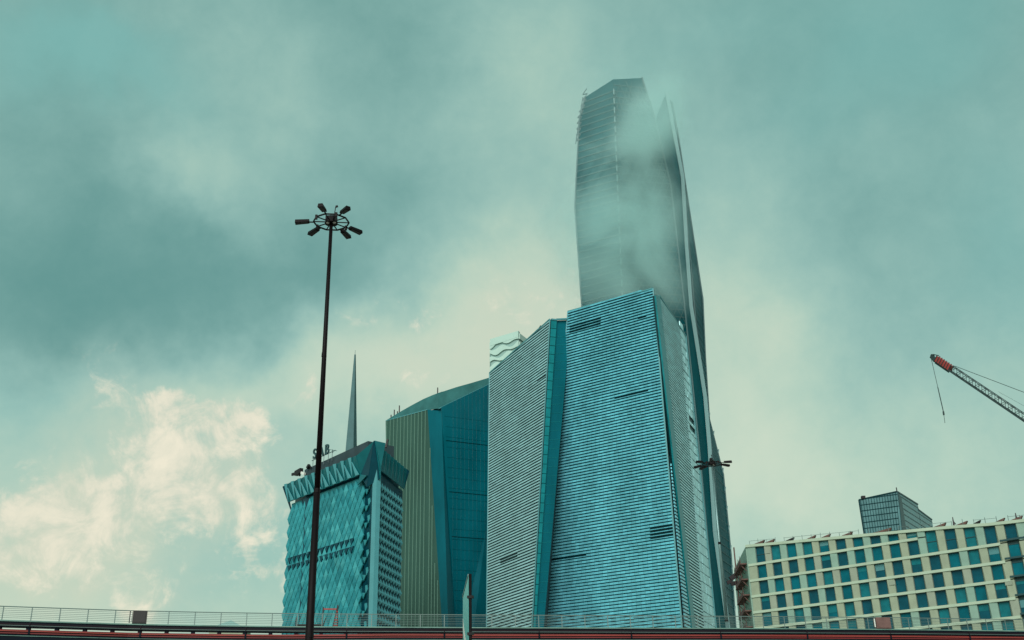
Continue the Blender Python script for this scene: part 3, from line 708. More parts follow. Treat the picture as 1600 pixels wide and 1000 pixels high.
b = MB(); b.prism([Wl.pt(uW, zL - 4, 1), Wl.pt(0, zW - 3.4, 1), Wl.pt(0, zW + .6, 1), Wl.pt(uW, zL + .6, 1)], -Wl.n * 1.6); b.build('parapet', 'hazed_wave', wt)
b = MB(); q = [Wl.pt(uW, 0, -1.2), Wl.pt(0, 0, -1.2) - Wr.n * 1.2, Wr.pt(vW, 0, -1.2), Wr.pt(vW, 0, -30)]
b.hexa(q, [flat(q[0], zL - 1), flat(q[1], zW - 2), flat(q[2], zW - 6), flat(q[3], zL - 3)]); b.build('core', 'grey_wave', wt)

# ================================================================ 7. CREAM BLOCK UNDER CONSTRUCTION
Hp = at_y(1172, 906, 215.)
FH = Face(Hp, (math.cos(math.radians(42)), -math.sin(math.radians(42))))
hb = thing('cream_block', 'long cream concrete block with a grid of teal windows, still under construction', 'building', (Hp[0], Hp[1], 0))
def uzH(px, py): return FH.uz(px, py)
zl = [uzH(1380, 848.5)[1]]
z2 = (uzH(1174, 906)[1] + uzH(1557, 852.6)[1]) / 2; z3 = (uzH(1177, 931)[1] + uzH(1564, 880)[1]) / 2
fl = z2 - z3
lines = [z2 + fl - fl * i for i in range(0, 20)]; lines = [z for z in lines if z > 1]
roof_px = [(1165, 851.5), (1250, 843.5), (1380, 831.5), (1480, 822), (1546, 817), (1600, 811), (1680, 803)]
roof_uz = [uzH(*p) for p in roof_px]
roofz = lambda u: float(np.interp(u, [r_[0] for r_ in roof_uz], [r_[1] for r_ in roof_uz]))
wl = [uzH(x, y)[0] for x, y in ((1182.9, 888), (1207.5, 888), (1233.1, 884), (1258.2, 880), (1283.7, 877), (1310.2, 874), (1336.6, 870), (1363.5, 866), (1390.9, 861), (1418.8, 857))]
pw = (wl[-1] - wl[0]) / 9; u00 = wl[0]
wwid = pw * .53; NC = 20
uend = u00 + NC * pw
b = MB(); q = [FH.pt(-.2, 0, -.6), FH.pt(uend, 0, -.6)]
for (ua, za), (ub, zb_) in zip(roof_uz[:-1], roof_uz[1:]):
    ua_ = max(ua, -.2)
    if ub < ua_: continue
    b.prism([FH.pt(ua_, 0, -.6), FH.pt(ub, 0, -.6), FH.pt(ub, zb_ - .2, -.6), FH.pt(ua_, za - .2, -.6)], -FH.n * .5)
b.build('back_wall', 'frame_dark', hb)
def frame_mesh(w_, h_):
    m_ = MB(); t_ = .09
    return m_
def bandseg(name, u0, u1, z, h, o, m, parts=1):
    for i in range(parts):
        a, c = u0 + (u1 - u0) * i / parts, u0 + (u1 - u0) * (i + 1) / parts
        mb = MB(); mb.prism([FH.pt(a + .01, z - h / 2, -.3), FH.pt(c - .01, z - h / 2, -.3), FH.pt(c - .01, z + h / 2, -.3), FH.pt(a + .01, z + h / 2, -.3)], FH.n * (o + .3)); mb.build(name, m, hb)
pmats = ['cream', 'cream', 'cream', 'cream_pink', 'cream_green']
u_dbl = u00 + 9.55 * pw; u_gl = u00 + 13.6 * pw
nw = 0
for ri, zt_ in enumerate([99] + lines):
    zb_ = ([99] + lines)[ri + 1] if ri + 1 < len(lines) + 1 else 0
    if zb_ < 12: break
    for k in range(NC):
        u = u00 + k * pw
        right = u > u_dbl; glassy = u > u_gl
        if right and ri == 0: continue
        top = min(zt_ - .28, roofz(u + wwid / 2) - .55)
        if right and ri == 1: top = roofz(u + wwid / 2) - .5
        bot = zb_ + .28
        if top - bot < .5: continue
        if zb_ > 17:
            tl = random.uniform(-.02, .02)
            mb = MB(); mb.prism([FH.pt(u, bot, -.42 + tl), FH.pt(u + wwid, bot, -.42 - tl), FH.pt(u + wwid, top, -.42), FH.pt(u, top, -.42 + tl)], -FH.n * .06)
            wo_ = mb.build('window', random.choice(['window', 'window', 'window_light', 'window_deep', 'window_deep']), hb)
            if random.random() < .22:
                bh = (top - bot) * random.uniform(.15, .6); mb = MB(); mb.prism([FH.pt(u + .06, top - bh, -.40), FH.pt(u + wwid - .06, top - bh, -.40), FH.pt(u + wwid - .06, top - .05, -.40), FH.pt(u + .06, top - .05, -.40)], FH.n * .012); mb.build('blind', 'window_light' if random.random() < .8 else 'blind', wo_)
            mb = MB()
            for a, c in (((u, bot), (u + wwid, bot)), ((u, top), (u + wwid, top)), ((u, bot), (u, top)), ((u + wwid, bot), (u + wwid, top))):
                mb.bar(FH.pt(*a, -.38), FH.pt(*c, -.38), .1, .1)
            if top - bot > fl: mb.bar(FH.pt(u, (top + bot) / 2, -.38), FH.pt(u + wwid, (top + bot) / 2, -.38), .1)
            mb.build('frame', 'frame_dark', wo_)
        # splayed pier right of the window
        u1, u2 = u + wwid + .03, u + pw - .03
        tp_ = top + (.0 if right and ri == 1 else 0.28); 
        mb = MB(); mb.hexa([FH.pt(u1, zb_ + .2, -.55), FH.pt(u2, zb_ + .2, -.55), FH.pt(u2, zb_ + .2, -.05), FH.pt(u1 + .34, zb_ + .2, .05), FH.pt(u1, zb_ + .2, -.3)],
                           [FH.pt(u1, tp_, -.55), FH.pt(u2, tp_, -.55), FH.pt(u2, tp_, -.05), FH.pt(u1 + .2, tp_, .05), FH.pt(u1, tp_, -.3)])
        mb.build('pier', random.choice(pmats) if not (ri <= 1 and k > 6) else random.choice(['cream_green', 'cream_green', 'cream']), hb)
    # first pier at the corner
    top = min(zt_, roofz(0) - .3)
    mb = MB(); mb.prism([FH.pt(.05, zb_ + .2, -.5), FH.pt(u00 - .03, zb_ + .2, -.5), FH.pt(u00 - .03, zb_ + .2, -.02), FH.pt(.05, zb_ + .2, -.02)], (0, 0, top - zb_ - .25)); mb.build('pier', 'cream_green' if ri == 0 else 'cream', hb)
for i, z in enumerate(lines):
    if z < 12: break
    ue = uzH(1434, 843)[0] if i == 0 else u_gl + i * .25
    bandseg('floor_band', 0, ue, z, .46, .16 if i else .12, 'cream_band', 6)
    if i: bandseg('floor_band', ue + .02, uend, z + .5, .3, .1, 'frame_dark', 2)
# parapet coping
for (ua, za), (ub, zb_) in zip(roof_uz[:-1], roof_uz[1:]):
    mb = MB(); ua_ = max(ua, -.3); za_ = roofz(ua_)
    mb.prism([FH.pt(ua_, za_ - .5, -.6), FH.pt(ub - .01, zb_ - .5, -.6), FH.pt(ub - .01, zb_, -.6), FH.pt(ua_, za_, -.6)], FH.n * .8); mb.build('parapet_coping', 'cream_band', hb)
# a few unfinished panel openings
for px, py in ((1199, 862), (1394, 911), (1576, 911)):
    u, z = uzH(px, py); mb = MB(); mb.prism([FH.pt(u - .55, z - .35, .06), FH.pt(u + .6, z - .35, .06), FH.pt(u + .6, z + .35, .06), FH.pt(u - .55, z + .35, .06)], FH.n * .05); mb.build('repair_patch', 'cream_pink', hb)
# end wall with construction decks
FE = Face(FH.pt(-.25, 0), (.09, .99))
ew = 26.; b = MB(); b.prism([FE.pt(0, 0), FE.pt(ew, 0), FE.pt(ew, roofz(0) - .3), FE.pt(0, roofz(0) - .3)], -FE.n * .5); b.build('end_wall', 'cream_green', hb)
b = MB(); q = [FH.pt(0, 0, -1.2) - FE.n * .6, FH.pt(uend, 0, -1.2), FH.pt(uend, 0, -16), FE.pt(ew, 0, -1)]
b.hexa(q, [flat(p, z_ - .6) for p, z_ in zip(q, (roofz(0), roofz(uend), roofz(uend), roofz(0)))]); b.build('core', 'cream', hb)
for i in range(6):
    z = lines[0] + fl * .15 - i * fl
    dk_ = thing('construction_deck', 'rusty slanting work deck %s on the end wall of the cream block' % ['topmost', 'second from the top', 'third from the top', 'fourth from the top', 'fifth from the top', 'lowest'][i], 'work deck', FE.pt(4, z), 'work decks on the end wall')
    b = MB(); b.prism([FE.pt(1, z), FE.pt(14, z), FE.pt(14, z, 1.3), FE.pt(1, z, 1.3)], (0, 0, .22)); b.build('platform', 'rust', dk_)
    b = MB(); b.prism([FE.pt(1, z + .22, 1.15), FE.pt(14, z + .22, 1.15), FE.pt(14, z + .9, 1.15), FE.pt(1, z + .9, 1.15)], FE.n * .06); b.build('toe_board', 'rust', dk_)
    for v in (1.5, 5, 9, 13): b = MB(); b.bar(FE.pt(v, z, 1.2), FE.pt(v, z - 1.2, .1), .12); b.bar(FE.pt(v, z, 1.2), FE.pt(v, z + 1.7, 1.25), .07); b.build('bracket', 'rust', dk_)
hs = thing('material_hoist', 'dark netted material hoist hanging between the skyscraper and the cream block', 'hoist', FE.pt(18, 0, 2.4))
hp = lambda x, y: at_y(x, y, 232.)
b = MB()
for x, y, x2, y2, w_ in ((1141, 905, 1153, 896, 1.0), (1142, 912, 1152, 911, .8), (1136, 911, 1143, 908, .7)): b.bar(hp(x, y), hp(x2, y2), w_)
b.build('netting', 'dark_steel', hs)
b = MB(); pb_ = hp(1151, 900); b.bar(flat(pb_, 0), flat(pb_, pb_[2] + 6), .25)
for t in range(10): b.bar(flat(pb_, 12 + t * 2.6), flat(pb_, 12 + t * 2.6) + np.array([1.3, 0, 1.3]), .1)
b.bar(flat(pb_, 0) + np.array([1.3, 0, 0]), flat(pb_, pb_[2] + 4) + np.array([1.3, 0, 0]), .18)
b.build('mast', 'rust', hs)
# roof edge clutter
gcl = 'loose boards along the cream block parapet'
place = ['at the corner over the end wall', 'just past the corner', 'over the third window bay', 'over the fourth window bay', 'over the fifth window bay', 'just left of the glass penthouse', 'right below the glass penthouse', 'just right of the glass penthouse', 'beside the thin rooftop post', 'over the tall double windows', 'above the last cream pier', 'at the far right edge of the photo']
for i, px in enumerate((1180, 1196, 1228, 1262, 1285, 1318, 1372, 1465, 1500, 1525, 1562, 1588)):
    u, _ = uzH(px, 830); z = roofz(u)
    b = MB(); w_ = random.uniform(1.2, 2.6) if px not in (1372,) else 4
    b.prism([FH.pt(u - w_ / 2, z + .05, -.9), FH.pt(u + w_ / 2, z + .12, -.9), FH.pt(u + w_ / 2 + .3, z + .62, -.9), FH.pt(u - w_ / 4, z + .22, -.9)], FH.n * .5)
    tag(b.build('loose_board', 'rust' if i not in (2, 9) else 'dark_steel'), 'rusty board tilted on the cream parapet ' + place[i] if i not in (2, 9) else 'dark board tilted on the cream parapet ' + place[i], 'board', gcl)
sc = thing('roof_guardrail', 'thin temporary guardrail along the cream block roof edge', 'guardrail', FH.pt(0, roofz(0), -.4))
b = MB(); us_ = np.arange(0.5, uend, 1.9)
for u in us_: 
    b = MB(); b.bar(FH.pt(u, roofz(u), -.4), FH.pt(u, roofz(u) + random.uniform(.7, 1.1), -.4), .07); b.build('post', 'rail', sc)
for a, c in zip(us_[:-1], us_[1:]):
    if random.random() < .75: b = MB(); b.bar(FH.pt(a, roofz(a) + .75, -.4), FH.pt(c, roofz(c) + .75, -.4), .05); b.build('rail', 'rail', sc)
for px, h, lab in ((1489, 1.6, 'dark figure-sized post standing on the roof beside the double height windows'), (1325, .9, 'short dark post on the roof left of the glass penthouse'), (1589, 1.3, 'dark post on the roof at the far right edge')):
    u, _ = uzH(px, 825); b = MB(); p = FH.pt(u, roofz(u), -.7); b.hexa(ring(p, .22), ring(p + np.array([0, 0, h]), .09))
    b.bar(p + np.array([0, 0, h * .55]), p + np.array([.35, 0, h * .2]), .12)
    tag(b.build('roof_post', 'dark_steel'), lab, 'post', 'rooftop posts')

# ================================================================ 8. GLASS PENTHOUSE BLOCK
Gp = at_y(1401.5, 769, 262.)
G1 = Face(Gp, (-.86, .51)); G2 = Face(Gp, (.55, .83))
gb = thing('glass_penthouse', 'small tapering glass block rising behind the cream block roof', 'building', (Gp[0], Gp[1], 0))
t1 = [G1.hit(1342, 781), G1.hit(1401.5, 768)]; s1 = [G1.hit(1350, 832), G1.hit(1409, 832)]
def down(a, b_): return a + (a - b_) * ((a[2] - 24) / (b_[2] - a[2]))
c1 = [down(s1[0], t1[0]), down(s1[1], t1[1])]
P_ = lambda a, c, t: a + (c - a) * t
rows = 7
dzr = (t1[1][2] - 36) / 13
b = MB(); b.prism([c1[0], c1[1], t1[1], t1[0]], -G1.n * .5); b.build('glass_wall', 'pent', gb)
def lines_on(F, poly, n, step):
    mb = MB(); z = 34.
    while z < max(p[2] for p in poly):
        s_ = zspan(poly, z)
        if s_ is not None: mb.bar(s_[0] + n * .03, s_[1] + n * .03, .06, .2)
        z += step
    return mb
p1_ = [c1[0], c1[1], t1[1], t1[0]]
lines_on(G1, p1_, G1.n, 1.45).build('transoms', 'dark_gap', gb, stuff=True)
b = MB()
for t in np.linspace(.04, .96, 14): b.bar(P_(c1[0], c1[1], t) + G1.n * .06, P_(t1[0], t1[1], t) + G1.n * .06, .09)
b.build('mullions', 'dark_gap', gb, stuff=True)
t2_ = [G2.hit(1402.5, 768.5), G2.hit(1434, 788), G2.hit(1434.5, 796), G2.hit(1456, 812)]
s2 = [G2.hit(1410, 832), G2.hit(1460, 832)]
q2 = [down(s2[0], t2_[0]), flat(t2_[3], 24), t2_[3], t2_[2], t2_[1], t2_[0]]
p2_ = [q2[0], flat(t2_[1], 24), t2_[1], t2_[0]]; p3_ = [flat(t2_[1], 24) , q2[1], t2_[3], t2_[2]]
b = MB(); b.prism(p2_, -G2.n * .5); b.build('glass_wall', 'pent', gb)
b = MB(); b.prism(p3_, -G2.n * .5); b.build('glass_wall', 'pent', gb)
lines_on(G2, p2_, G2.n, 1.45).build('transoms', 'dark_gap', gb, stuff=True); lines_on(G2, p3_, G2.n, 1.45).build('transoms', 'dark_gap', gb, stuff=True)
dkp = [G2.hit(1402.5, 769), G2.hit(1408, 778), G2.hit(1416, 832), G2.hit(1409.5, 832)]
b = MB(); b.prism([p + G2.n * .12 for p in dkp], -G2.n * .1); b.build('corner_panel', 'dark_gap', gb)
b = MB(); b.bar(t1[0], t1[1], .3); b.bar(t1[0], c1[0], .3); b.bar(t2_[0], t2_[1], .3); b.bar(t2_[2], t2_[3], .3); b.build('roof_edge', 'dark_gap', gb)
b = MB(); b.hexa([c1[0] - G1.n, c1[1] - G1.n - G2.n, q2[1] - G2.n, c1[0] + G2.d * 20], [t1[0] - G1.n, t1[1] - G1.n - G2.n - np.array([0, 0, .5]), t2_[3] - G2.n, t1[0] + G2.d * 20 - np.array([0, 0, 4])]); b.build('core', 'teal_dark', gb)
b = MB(); p = P_(t1[0], t1[1], .12); b.bar(p, p + np.array([0, 0, .7]), .9); b.build('roof_unit', 'dark_steel', gb)
b = MB(); p = t1[1]; b.bar(p, p + np.array([0, 0, 1.0]), .2); b.build('roof_unit', 'dark_steel', gb)
# ================================================================ 9. CRANE
tip = at_y(1457, 556, 250.); bend = at_y(1600, 652, 232.)
axis = (bend - tip) / np.linalg.norm(bend - tip)
pivot = tip + axis * (np.linalg.norm(bend - tip) * 1.9)
mbse = flat(pivot, 0)
cr_ = thing('lattice_crane', 'dark lattice crane jib with a red tip reaching in over the cream block', 'crane', mbse)
side = np.cross(axis, [0, 0, 1.]); side /= np.linalg.norm(side); upv = np.cross(side, axis)
Lj = np.linalg.norm(pivot - tip)
hh, ww = .66, .5
ch_ = [side * ww + upv * hh, side * -ww + upv * hh, side * -ww - upv * hh, side * ww - upv * hh]
red_end = np.linalg.norm(at_y(1491, 577, 247.) - tip); head = 1.6
b = MB()
for k, c in enumerate(ch_): b.bar(tip + axis * red_end + c, pivot + c, .15 if k < 2 else .24)
b.build('chord', 'crane_grey', cr_)
nbay = int((Lj - red_end) / 2.1); b = MB()
for i in range(nbay):
    a = tip + axis * (red_end + i * 2.1); c = a + axis * 2.1
    for s_ in (1, -1):
        b.bar(a + side * ww * s_ - upv * hh, (a + c) / 2 + side * ww * s_ + upv * hh, .09); b.bar((a + c) / 2 + side * ww * s_ + upv * hh, c + side * ww * s_ - upv * hh, .09)
    b.bar(a + side * ww + upv * hh * (1 if i % 2 else -1), c - side * ww + upv * hh * (1 if i % 2 else -1), .1)
b.build('lacing', 'crane_grey', cr_, stuff=True)
b = MB(); a = tip + axis * head; c = tip + axis * red_end
b.hexa([a + x for x in ch_], [c + x for x in ch_]); b.build('tip_section', 'crane_red', cr_)
b = MB()
for i in range(7): 
    p = a + (c - a) * (i / 6); b.bar(p + side * (ww + .03) - upv * hh, p + side * (ww + .03) + upv * (hh + .15), .16)
    b.bar(p - side * (ww + .03) - upv * hh, p - side * (ww + .03) + upv * (hh + .15), .16)
b.bar(a - upv * hh - side * .1, c - upv * hh - side * .1, .2, 1.2); b.build('tip_frame', 'crane_grey', cr_)
b = MB(); b.bar(tip - axis * .2 - upv * .2, a - upv * .6, .7, .9); b.bar(tip + upv * .4, a + upv * .9, .22); b.hexa(*[[tip + side * s_ * .3 + (axis * math.cos(t) + upv * math.sin(t)) * .42 for t in np.linspace(0, 2 * math.pi, 11)[:-1]] for s_ in (-1, 1)])
b.build('head_sheave', 'crane_grey', cr_)
hk0, hk1 = tip - upv * .7, at_y(1474, 643, 250.)
b = MB(); b.bar(hk0, hk1, .13, k=6); b.bar(hk1 * .55 + hk0 * .45, hk1, .24, k=6); b.build('hoist_cable', 'crane_grey', cr_)
b = MB(); hz = at_y(1476.5, 661, 250.); b.bar(hk1, hk1 + (hz - hk1) * .3, .45, k=6); b.bar(hk1 + (hz - hk1) * .3, hz, .12, k=6); b.build('hook_block', 'crane_grey', cr_)
pe = at_y(1600, 613, 232.); ps = at_y(1492, 572, 246.5)
b = MB(); b.bar(ps, ps + (pe - ps) * 1.9, .14, k=6); b.bar(at_y(1560, 612, 238.), at_y(1700, 690, 221), .05, k=6); b.build('pendant_line', 'crane_grey', cr_)
top = ps + (pe - ps) * 1.9
b = MB(); b.bar(top, pivot, .8); b.bar(top, pivot + np.array([4, -3, -2]), .5)
for dx, dy in ((-1, -1), (1, -1), (1, 1), (-1, 1)):
    b.bar(mbse + np.array([dx, dy, 0]), flat(pivot, pivot[2]) + np.array([dx, dy, 0]), .3)
zz = 0
while zz < pivot[2] - 2:
    b.bar(mbse + np.array([-1, -1, zz]), mbse + np.array([1, -1, zz + 2]), .15); b.bar(mbse + np.array([1, 1, zz]), mbse + np.array([-1, 1, zz + 2]), .15); zz += 2
b.build('mast', 'crane_grey', cr_)

# ================================================================ 10. VIADUCT / FOOTBRIDGE
zd = 14.0
dpx = [(-420, 951), (-200, 960.5), (0, 968.5), (205, 974.8), (330, 977), (450, 978.6), (740, 980), (1180, 981.5), (1400, 983), (1600, 985.5), (1800, 988), (2050, 991)]
path = np.array([at_z(p[0], p[1], zd) for p in dpx])
seglen = np.r_[0, np.cumsum(np.linalg.norm(np.diff(path, axis=0), axis=1))]
def at_s(s, z=0., o=0.):
    x = np.interp(s, seglen, path[:, 0]); y = np.interp(s, seglen, path[:, 1])
    x2 = np.interp(s + .5, seglen, path[:, 0]); y2 = np.interp(s + .5, seglen, path[:, 1]); 
    x1 = np.interp(s - .5, seglen, path[:, 0]); y1 = np.interp(s - .5, seglen, path[:, 1])
    t = np.array([x2 - x1, y2 - y1]); t /= np.linalg.norm(t) + 1e-9
    n = np.array([t[1], -t[0]])               # toward the camera
    return np.array([x + n[0] * o, y + n[1] * o, zd + z])
SL = seglen[-1]
sv = np.linspace(0.6, SL - .6, 60)
br = thing('footbridge', 'long dark bridge deck with red beams and a thin railing crossing the whole foreground', 'bridge', (at_s(SL / 2)[0], at_s(SL / 2)[1], 0))
gapf = lambda s_: float(np.interp(s_, [s_of(-200), s_of(420), s_of(620), s_of(1700)], [0, 0, .12, .13]))   # the lower beam rises toward the deck
def s_of(px):
    h = at_z(px, np.interp(px, [p[0] for p in dpx], [p[1] for p in dpx]), zd); return float(np.interp(h[0], path[:, 0], seglen))
def sweep(name, m, z0, z1, o0, o1, low=False, s0=None, s1=None):
    b = MB(); pr_ = None
    for s_ in sv if s0 is None else np.linspace(s0, s1, 4):
        g_ = gapf(s_) if low else 0.
        q = [at_s(s_, z0 + g_, o1), at_s(s_, z0 + g_, o0), at_s(s_, z1 + g_, o0), at_s(s_, z1 + g_, o1)]
        if pr_ is not None: b.hexa(pr_, q)
        pr_ = q
    return b.build(name, m, br)
sweep('deck', 'ledge', -.10, 0, -.9, .16)
sweep('fascia', 'navy', -.22, -.10, -.7, .08)
sweep('fascia', 'plum', -.38, -.22, -.7, .10)
sweep('fascia_lip', 'rail', -.42, -.38, -.7, .14)
sweep('fascia', 'navy', -.50, -.42, -.7, .06)
sweep('red_beam', 'red', -.81, -.70, -.5, .12, True)
sweep('beam_edge', 'orange', -.84, -.81, -.5, .15, True)
sweep('beam_groove', 'navy', -.93, -.84, -.5, .06, True)
sweep('red_beam', 'red', -1.02, -.93, -.5, .12, True)
sweep('girder', 'navy', -1.16, -1.02, -.8, .05, True)
sweep('girder_lip', 'ledge', -1.20, -1.16, -.8, .16, True)
sweep('girder', 'navy', -2.6, -1.20, -1.6, .10, True)
ps_ = [s_ for s_ in np.arange(1, SL - 1, 2.08)]
for s_ in ps_:
    b = MB(); b.bar(at_s(s_, 0, .1), at_s(s_, 1.0, .1), .06, .06); b.build('railing_post', 'rail', br)
    b = MB(); b.prism([at_s(s_ - .13, -.72, -.3), at_s(s_ + .13, -.72, -.3), at_s(s_ + .13, -.48, -.3), at_s(s_ - .13, -.48, -.3)], (0, -.3, 0)); b.build('beam_bracket', 'navy', br)
for k, zr_ in enumerate((.17, .31, .45, .59, .73, .87, 1.02)):
    b = MB(); w_ = .07 if k == 6 else .026
    for a, c in zip(sv[:-1], sv[1:]): b.bar(at_s(a, zr_, .1), at_s(c, zr_, .1), w_)
    b.build('handrail' if k == 6 else 'rail', 'rail', br)
for s_ in ps_[1::4]:                            # splice plates and a drip stain of a joint on the beams
    g_ = gapf(s_)
    b = MB(); b.prism([at_s(s_ - .07, -1.05 + g_, .15), at_s(s_ + .07, -1.05 + g_, .15), at_s(s_ + .07, -.69 + g_, .15), at_s(s_ - .07, -.69 + g_, .15)], at_s(s_, 0, .19) - at_s(s_, 0, .15)); b.build('splice_plate', 'navy', br)
    b = MB(); b.prism([at_s(s_ - .04, -.5, .12), at_s(s_ + .04, -.5, .12), at_s(s_ + .04, -.1, .12), at_s(s_ - .04, -.1, .12)], at_s(s_, 0, .16) - at_s(s_, 0, .12)); b.build('fascia_joint', 'plum', br)
for s_ in np.arange(20, SL - 10, 38.):
    b = MB(); p = at_s(s_, 0, -.8); b.hexa(ring(flat(p, 0), 1.0, 10), ring(flat(p, zd - 2.6), 1.0, 10)); b.build('pier', 'ledge', br, smooth=False)
for px0, px1, m_, lab in ((206, 228.5, 'brown', 'dark brown equipment cabinet on the railing at the left end of the bridge'), (1369, 1391, 'brown_red', 'reddish brown equipment cabinet on the railing before the cream block')):
    s0, s1 = s_of(px0), s_of(px1)
    cb = thing('equipment_cabinet', lab, 'cabinet', at_s((s0 + s1) / 2, 0, .1), 'cabinets on the bridge railing')
    b = MB(); b.prism([at_s(s0, .03, -.1), at_s(s1, .03, -.1), at_s(s1, .03, .24), at_s(s0, .03, .24)], (0, 0, 1.0)); b.build('body', m_, cb)
    b = MB(); b.prism([at_s(s0 + .12, .12, .24), at_s(s1 - .12, .12, .24), at_s(s1 - .12, .12, .27), at_s(s0 + .12, .12, .27)], (0, 0, .8)); b.build('door', m_, cb)
    b = MB(); b.bar(at_s(s0 - .1, .15, .05), at_s(s0 - .1, .92, .05), .1, .12); b.build('side_post', 'white', cb)
    b = MB(); b.bar(at_s(s0 - .22, .05, .08), at_s(s0 - .22, 1.0, .08), .06); b.build('hinge_post', 'dark_steel', cb)
s0, s1 = s_of(504), s_of(527)
fr = thing('trestle_frame', 'dark and red A-shaped trestle with a crossbar standing on the bridge', 'trestle', at_s((s0 + s1) / 2, 0, -.8))
b = MB(); b.bar(at_s(s0, 0, -.8), at_s(s0, 1.72, -.8), .09); b.bar(at_s(s0, 0, -.8), at_s(s0 + .25, .8, -.8), .08); b.build('upright', 'dark_steel', fr)
b = MB(); b.bar(at_s(s1 - .35, 0, -.8), at_s(s1, 1.9, -.8), .09); b.bar(at_s(s1 + .05, 0, -.8), at_s(s1, 1.9, -.8), .09)
b.build('ladder_leg', 'dark_steel', fr)
b = MB()
for t in np.linspace(.1, .7, 6): b.bar(at_s(s1 - .35 + .35 * t, 1.9 * t, -.78), at_s(s1 + .05 - .05 * t, 1.9 * t, -.78), .1)
b.build('rung', 'crane_red', fr)
b = MB(); b.bar(at_s(s0, 1.55, -.8), at_s(s1 - .05, 1.55, -.8), .07, .12); b.build('crossbar', 'crane_red', fr)
s0, s1 = s_of(462), s_of(503)
b = MB(); b.bar(at_s(s0, .16, -.7), at_s(s1, .22, -.7), .12, .16); b.bar(at_s(s0, 0, -.7), at_s(s0, .8, -.7), .08); b.bar(at_s(s1, 0, -.7), at_s(s1, .22, -.7), .08)
tag(b.build('work_bench', 'dark_steel'), 'low dark bench frame on the bridge behind the lamp mast', 'bench')

# small far hip roof seen through the railing
tp0 = at_y(361, 969.5, 260.); w_ = 4.2
th = thing('hip_roof_house', 'far grey pyramid roof just visible through the bridge railing', 'house', flat(tp0, 0))
b = MB(); q = [flat(tp0, tp0[2] - 2.2) + np.array([dx * w_, dy * w_, 0]) for dx, dy in ((-1, -1), (1, -1), (1, 1), (-1, 1))]; b.hexa(q, [tp0 + np.array([dx * .1, dy * .1, 0]) for dx, dy in ((-1, -1), (1, -1), (1, 1), (-1, 1))]); b.build('roof', 'grey_wave', th)
b = MB(); q2_ = [p * np.array([1, 1, 0]) + (flat(tp0, 0) - p * np.array([1, 1, 0])) * .08 for p in q]; b.hexa(q2_, [flat(p, tp0[2] - 2.2) for p in q2_]); b.build('wall', 'cream', th)

# ================================================================ 11. LAMP MASTS
hd = at_y(520.5, 347, 53.)
ft = at_y(489, 1000, 53.)
lm = thing('lamp_mast', 'tall dark lamp mast crossing the scaled tower, with six floodlights on a ring', 'lamp mast', ((hd[0] + ft[0]) / 2 * 0 + hd[0] - .12, 53., 0), 'high lamp masts')
mx, my, mz = ROOTLOC[lm.name][0], 53., hd[2]
b = MB(); k = 16
def rg(c, r_): return [np.array(c) + np.array([r_ * math.cos(2 * math.pi * i / k), r_ * math.sin(2 * math.pi * i / k), 0]) for i in range(k)]
b.hexa(rg((mx - .02, my, 0), .24), rg((mx, my, mz * .5), .165)); b.build('pole', 'black_steel', lm, smooth=True)
b = MB(); b.hexa(rg((mx, my, mz * .5), .15), rg((mx + .02, my, mz + .1), .095)); b.build('pole', 'black_steel', lm, smooth=True)
b = MB(); b.hexa(rg((mx, my, 0), .42), rg((mx, my, .06), .42)); b.build('base_plate', 'black_steel', lm)
for zz in (mz * .5, mz * .27, mz * .74):
    b = MB(); r_ = .25 - zz / mz * .15; b.hexa(rg((mx, my, zz - .1), r_), rg((mx, my, zz + .12), r_ - .01)); b.build('pole_joint', 'black_steel', lm)
b = MB(); b.bar((mx + .2, my - .16, 2), (mx + .1, my - .1, mz - .3), .025, k=6); b.build('cable', 'black_steel', lm)
b = MB(); b.box(mx - .16, my - .42, 1.1, mx + .16, my - .22, 1.9); b.build('service_hatch', 'dark_steel', lm)
RR = .97; hc = np.array([mx + .02, my, mz]); nsd = 10
rp_ = [hc + np.array([RR * math.cos(2 * math.pi * (i + .2) / nsd), RR * math.sin(2 * math.pi * (i + .2) / nsd), 0]) for i in range(nsd)]
b = MB()
for i in range(nsd): b.bar(rp_[i], rp_[(i + 1) % nsd], .06, .07)
b.build('ring', 'black_steel', lm)
for i in range(nsd):
    b = MB(); b.bar(hc, rp_[i], .045, .05); b.build('spoke', 'black_steel', lm)
b = MB(); b.hexa(rg(hc + np.array([0, 0, -.1]), .36), rg(hc + np.array([0, 0, .28]), .3)); b.bar(hc + np.array([-.3, 0, .15]), hc + np.array([.3, 0, .15]), .4, .35); b.build('hub', 'black_steel', lm)
for dx in (-.17, .2):
    b = MB(); c = hc + np.array([dx, -.14, -.13]); b.hexa(rg(c, .085), rg(c + np.array([0, 0, .03]), .085)); b.build('hub_lens', 'lens', lm)
for i in (1, 4, 6, 8):
    b = MB(); b.bar(rp_[i] + np.array([0, 0, -.16]), rp_[i] + np.array([0, 0, .1]), .12); b.build('ballast_box', 'black_steel', lm)
b = MB(); b.bar(hc + np.array([.12, 0, .2]), hc + np.array([.2, 0, .95]), .04); b.bar(hc + np.array([.2, 0, .95]), hc + np.array([.32, 0, 1.0]), .09); b.build('aerial', 'black_steel', lm)
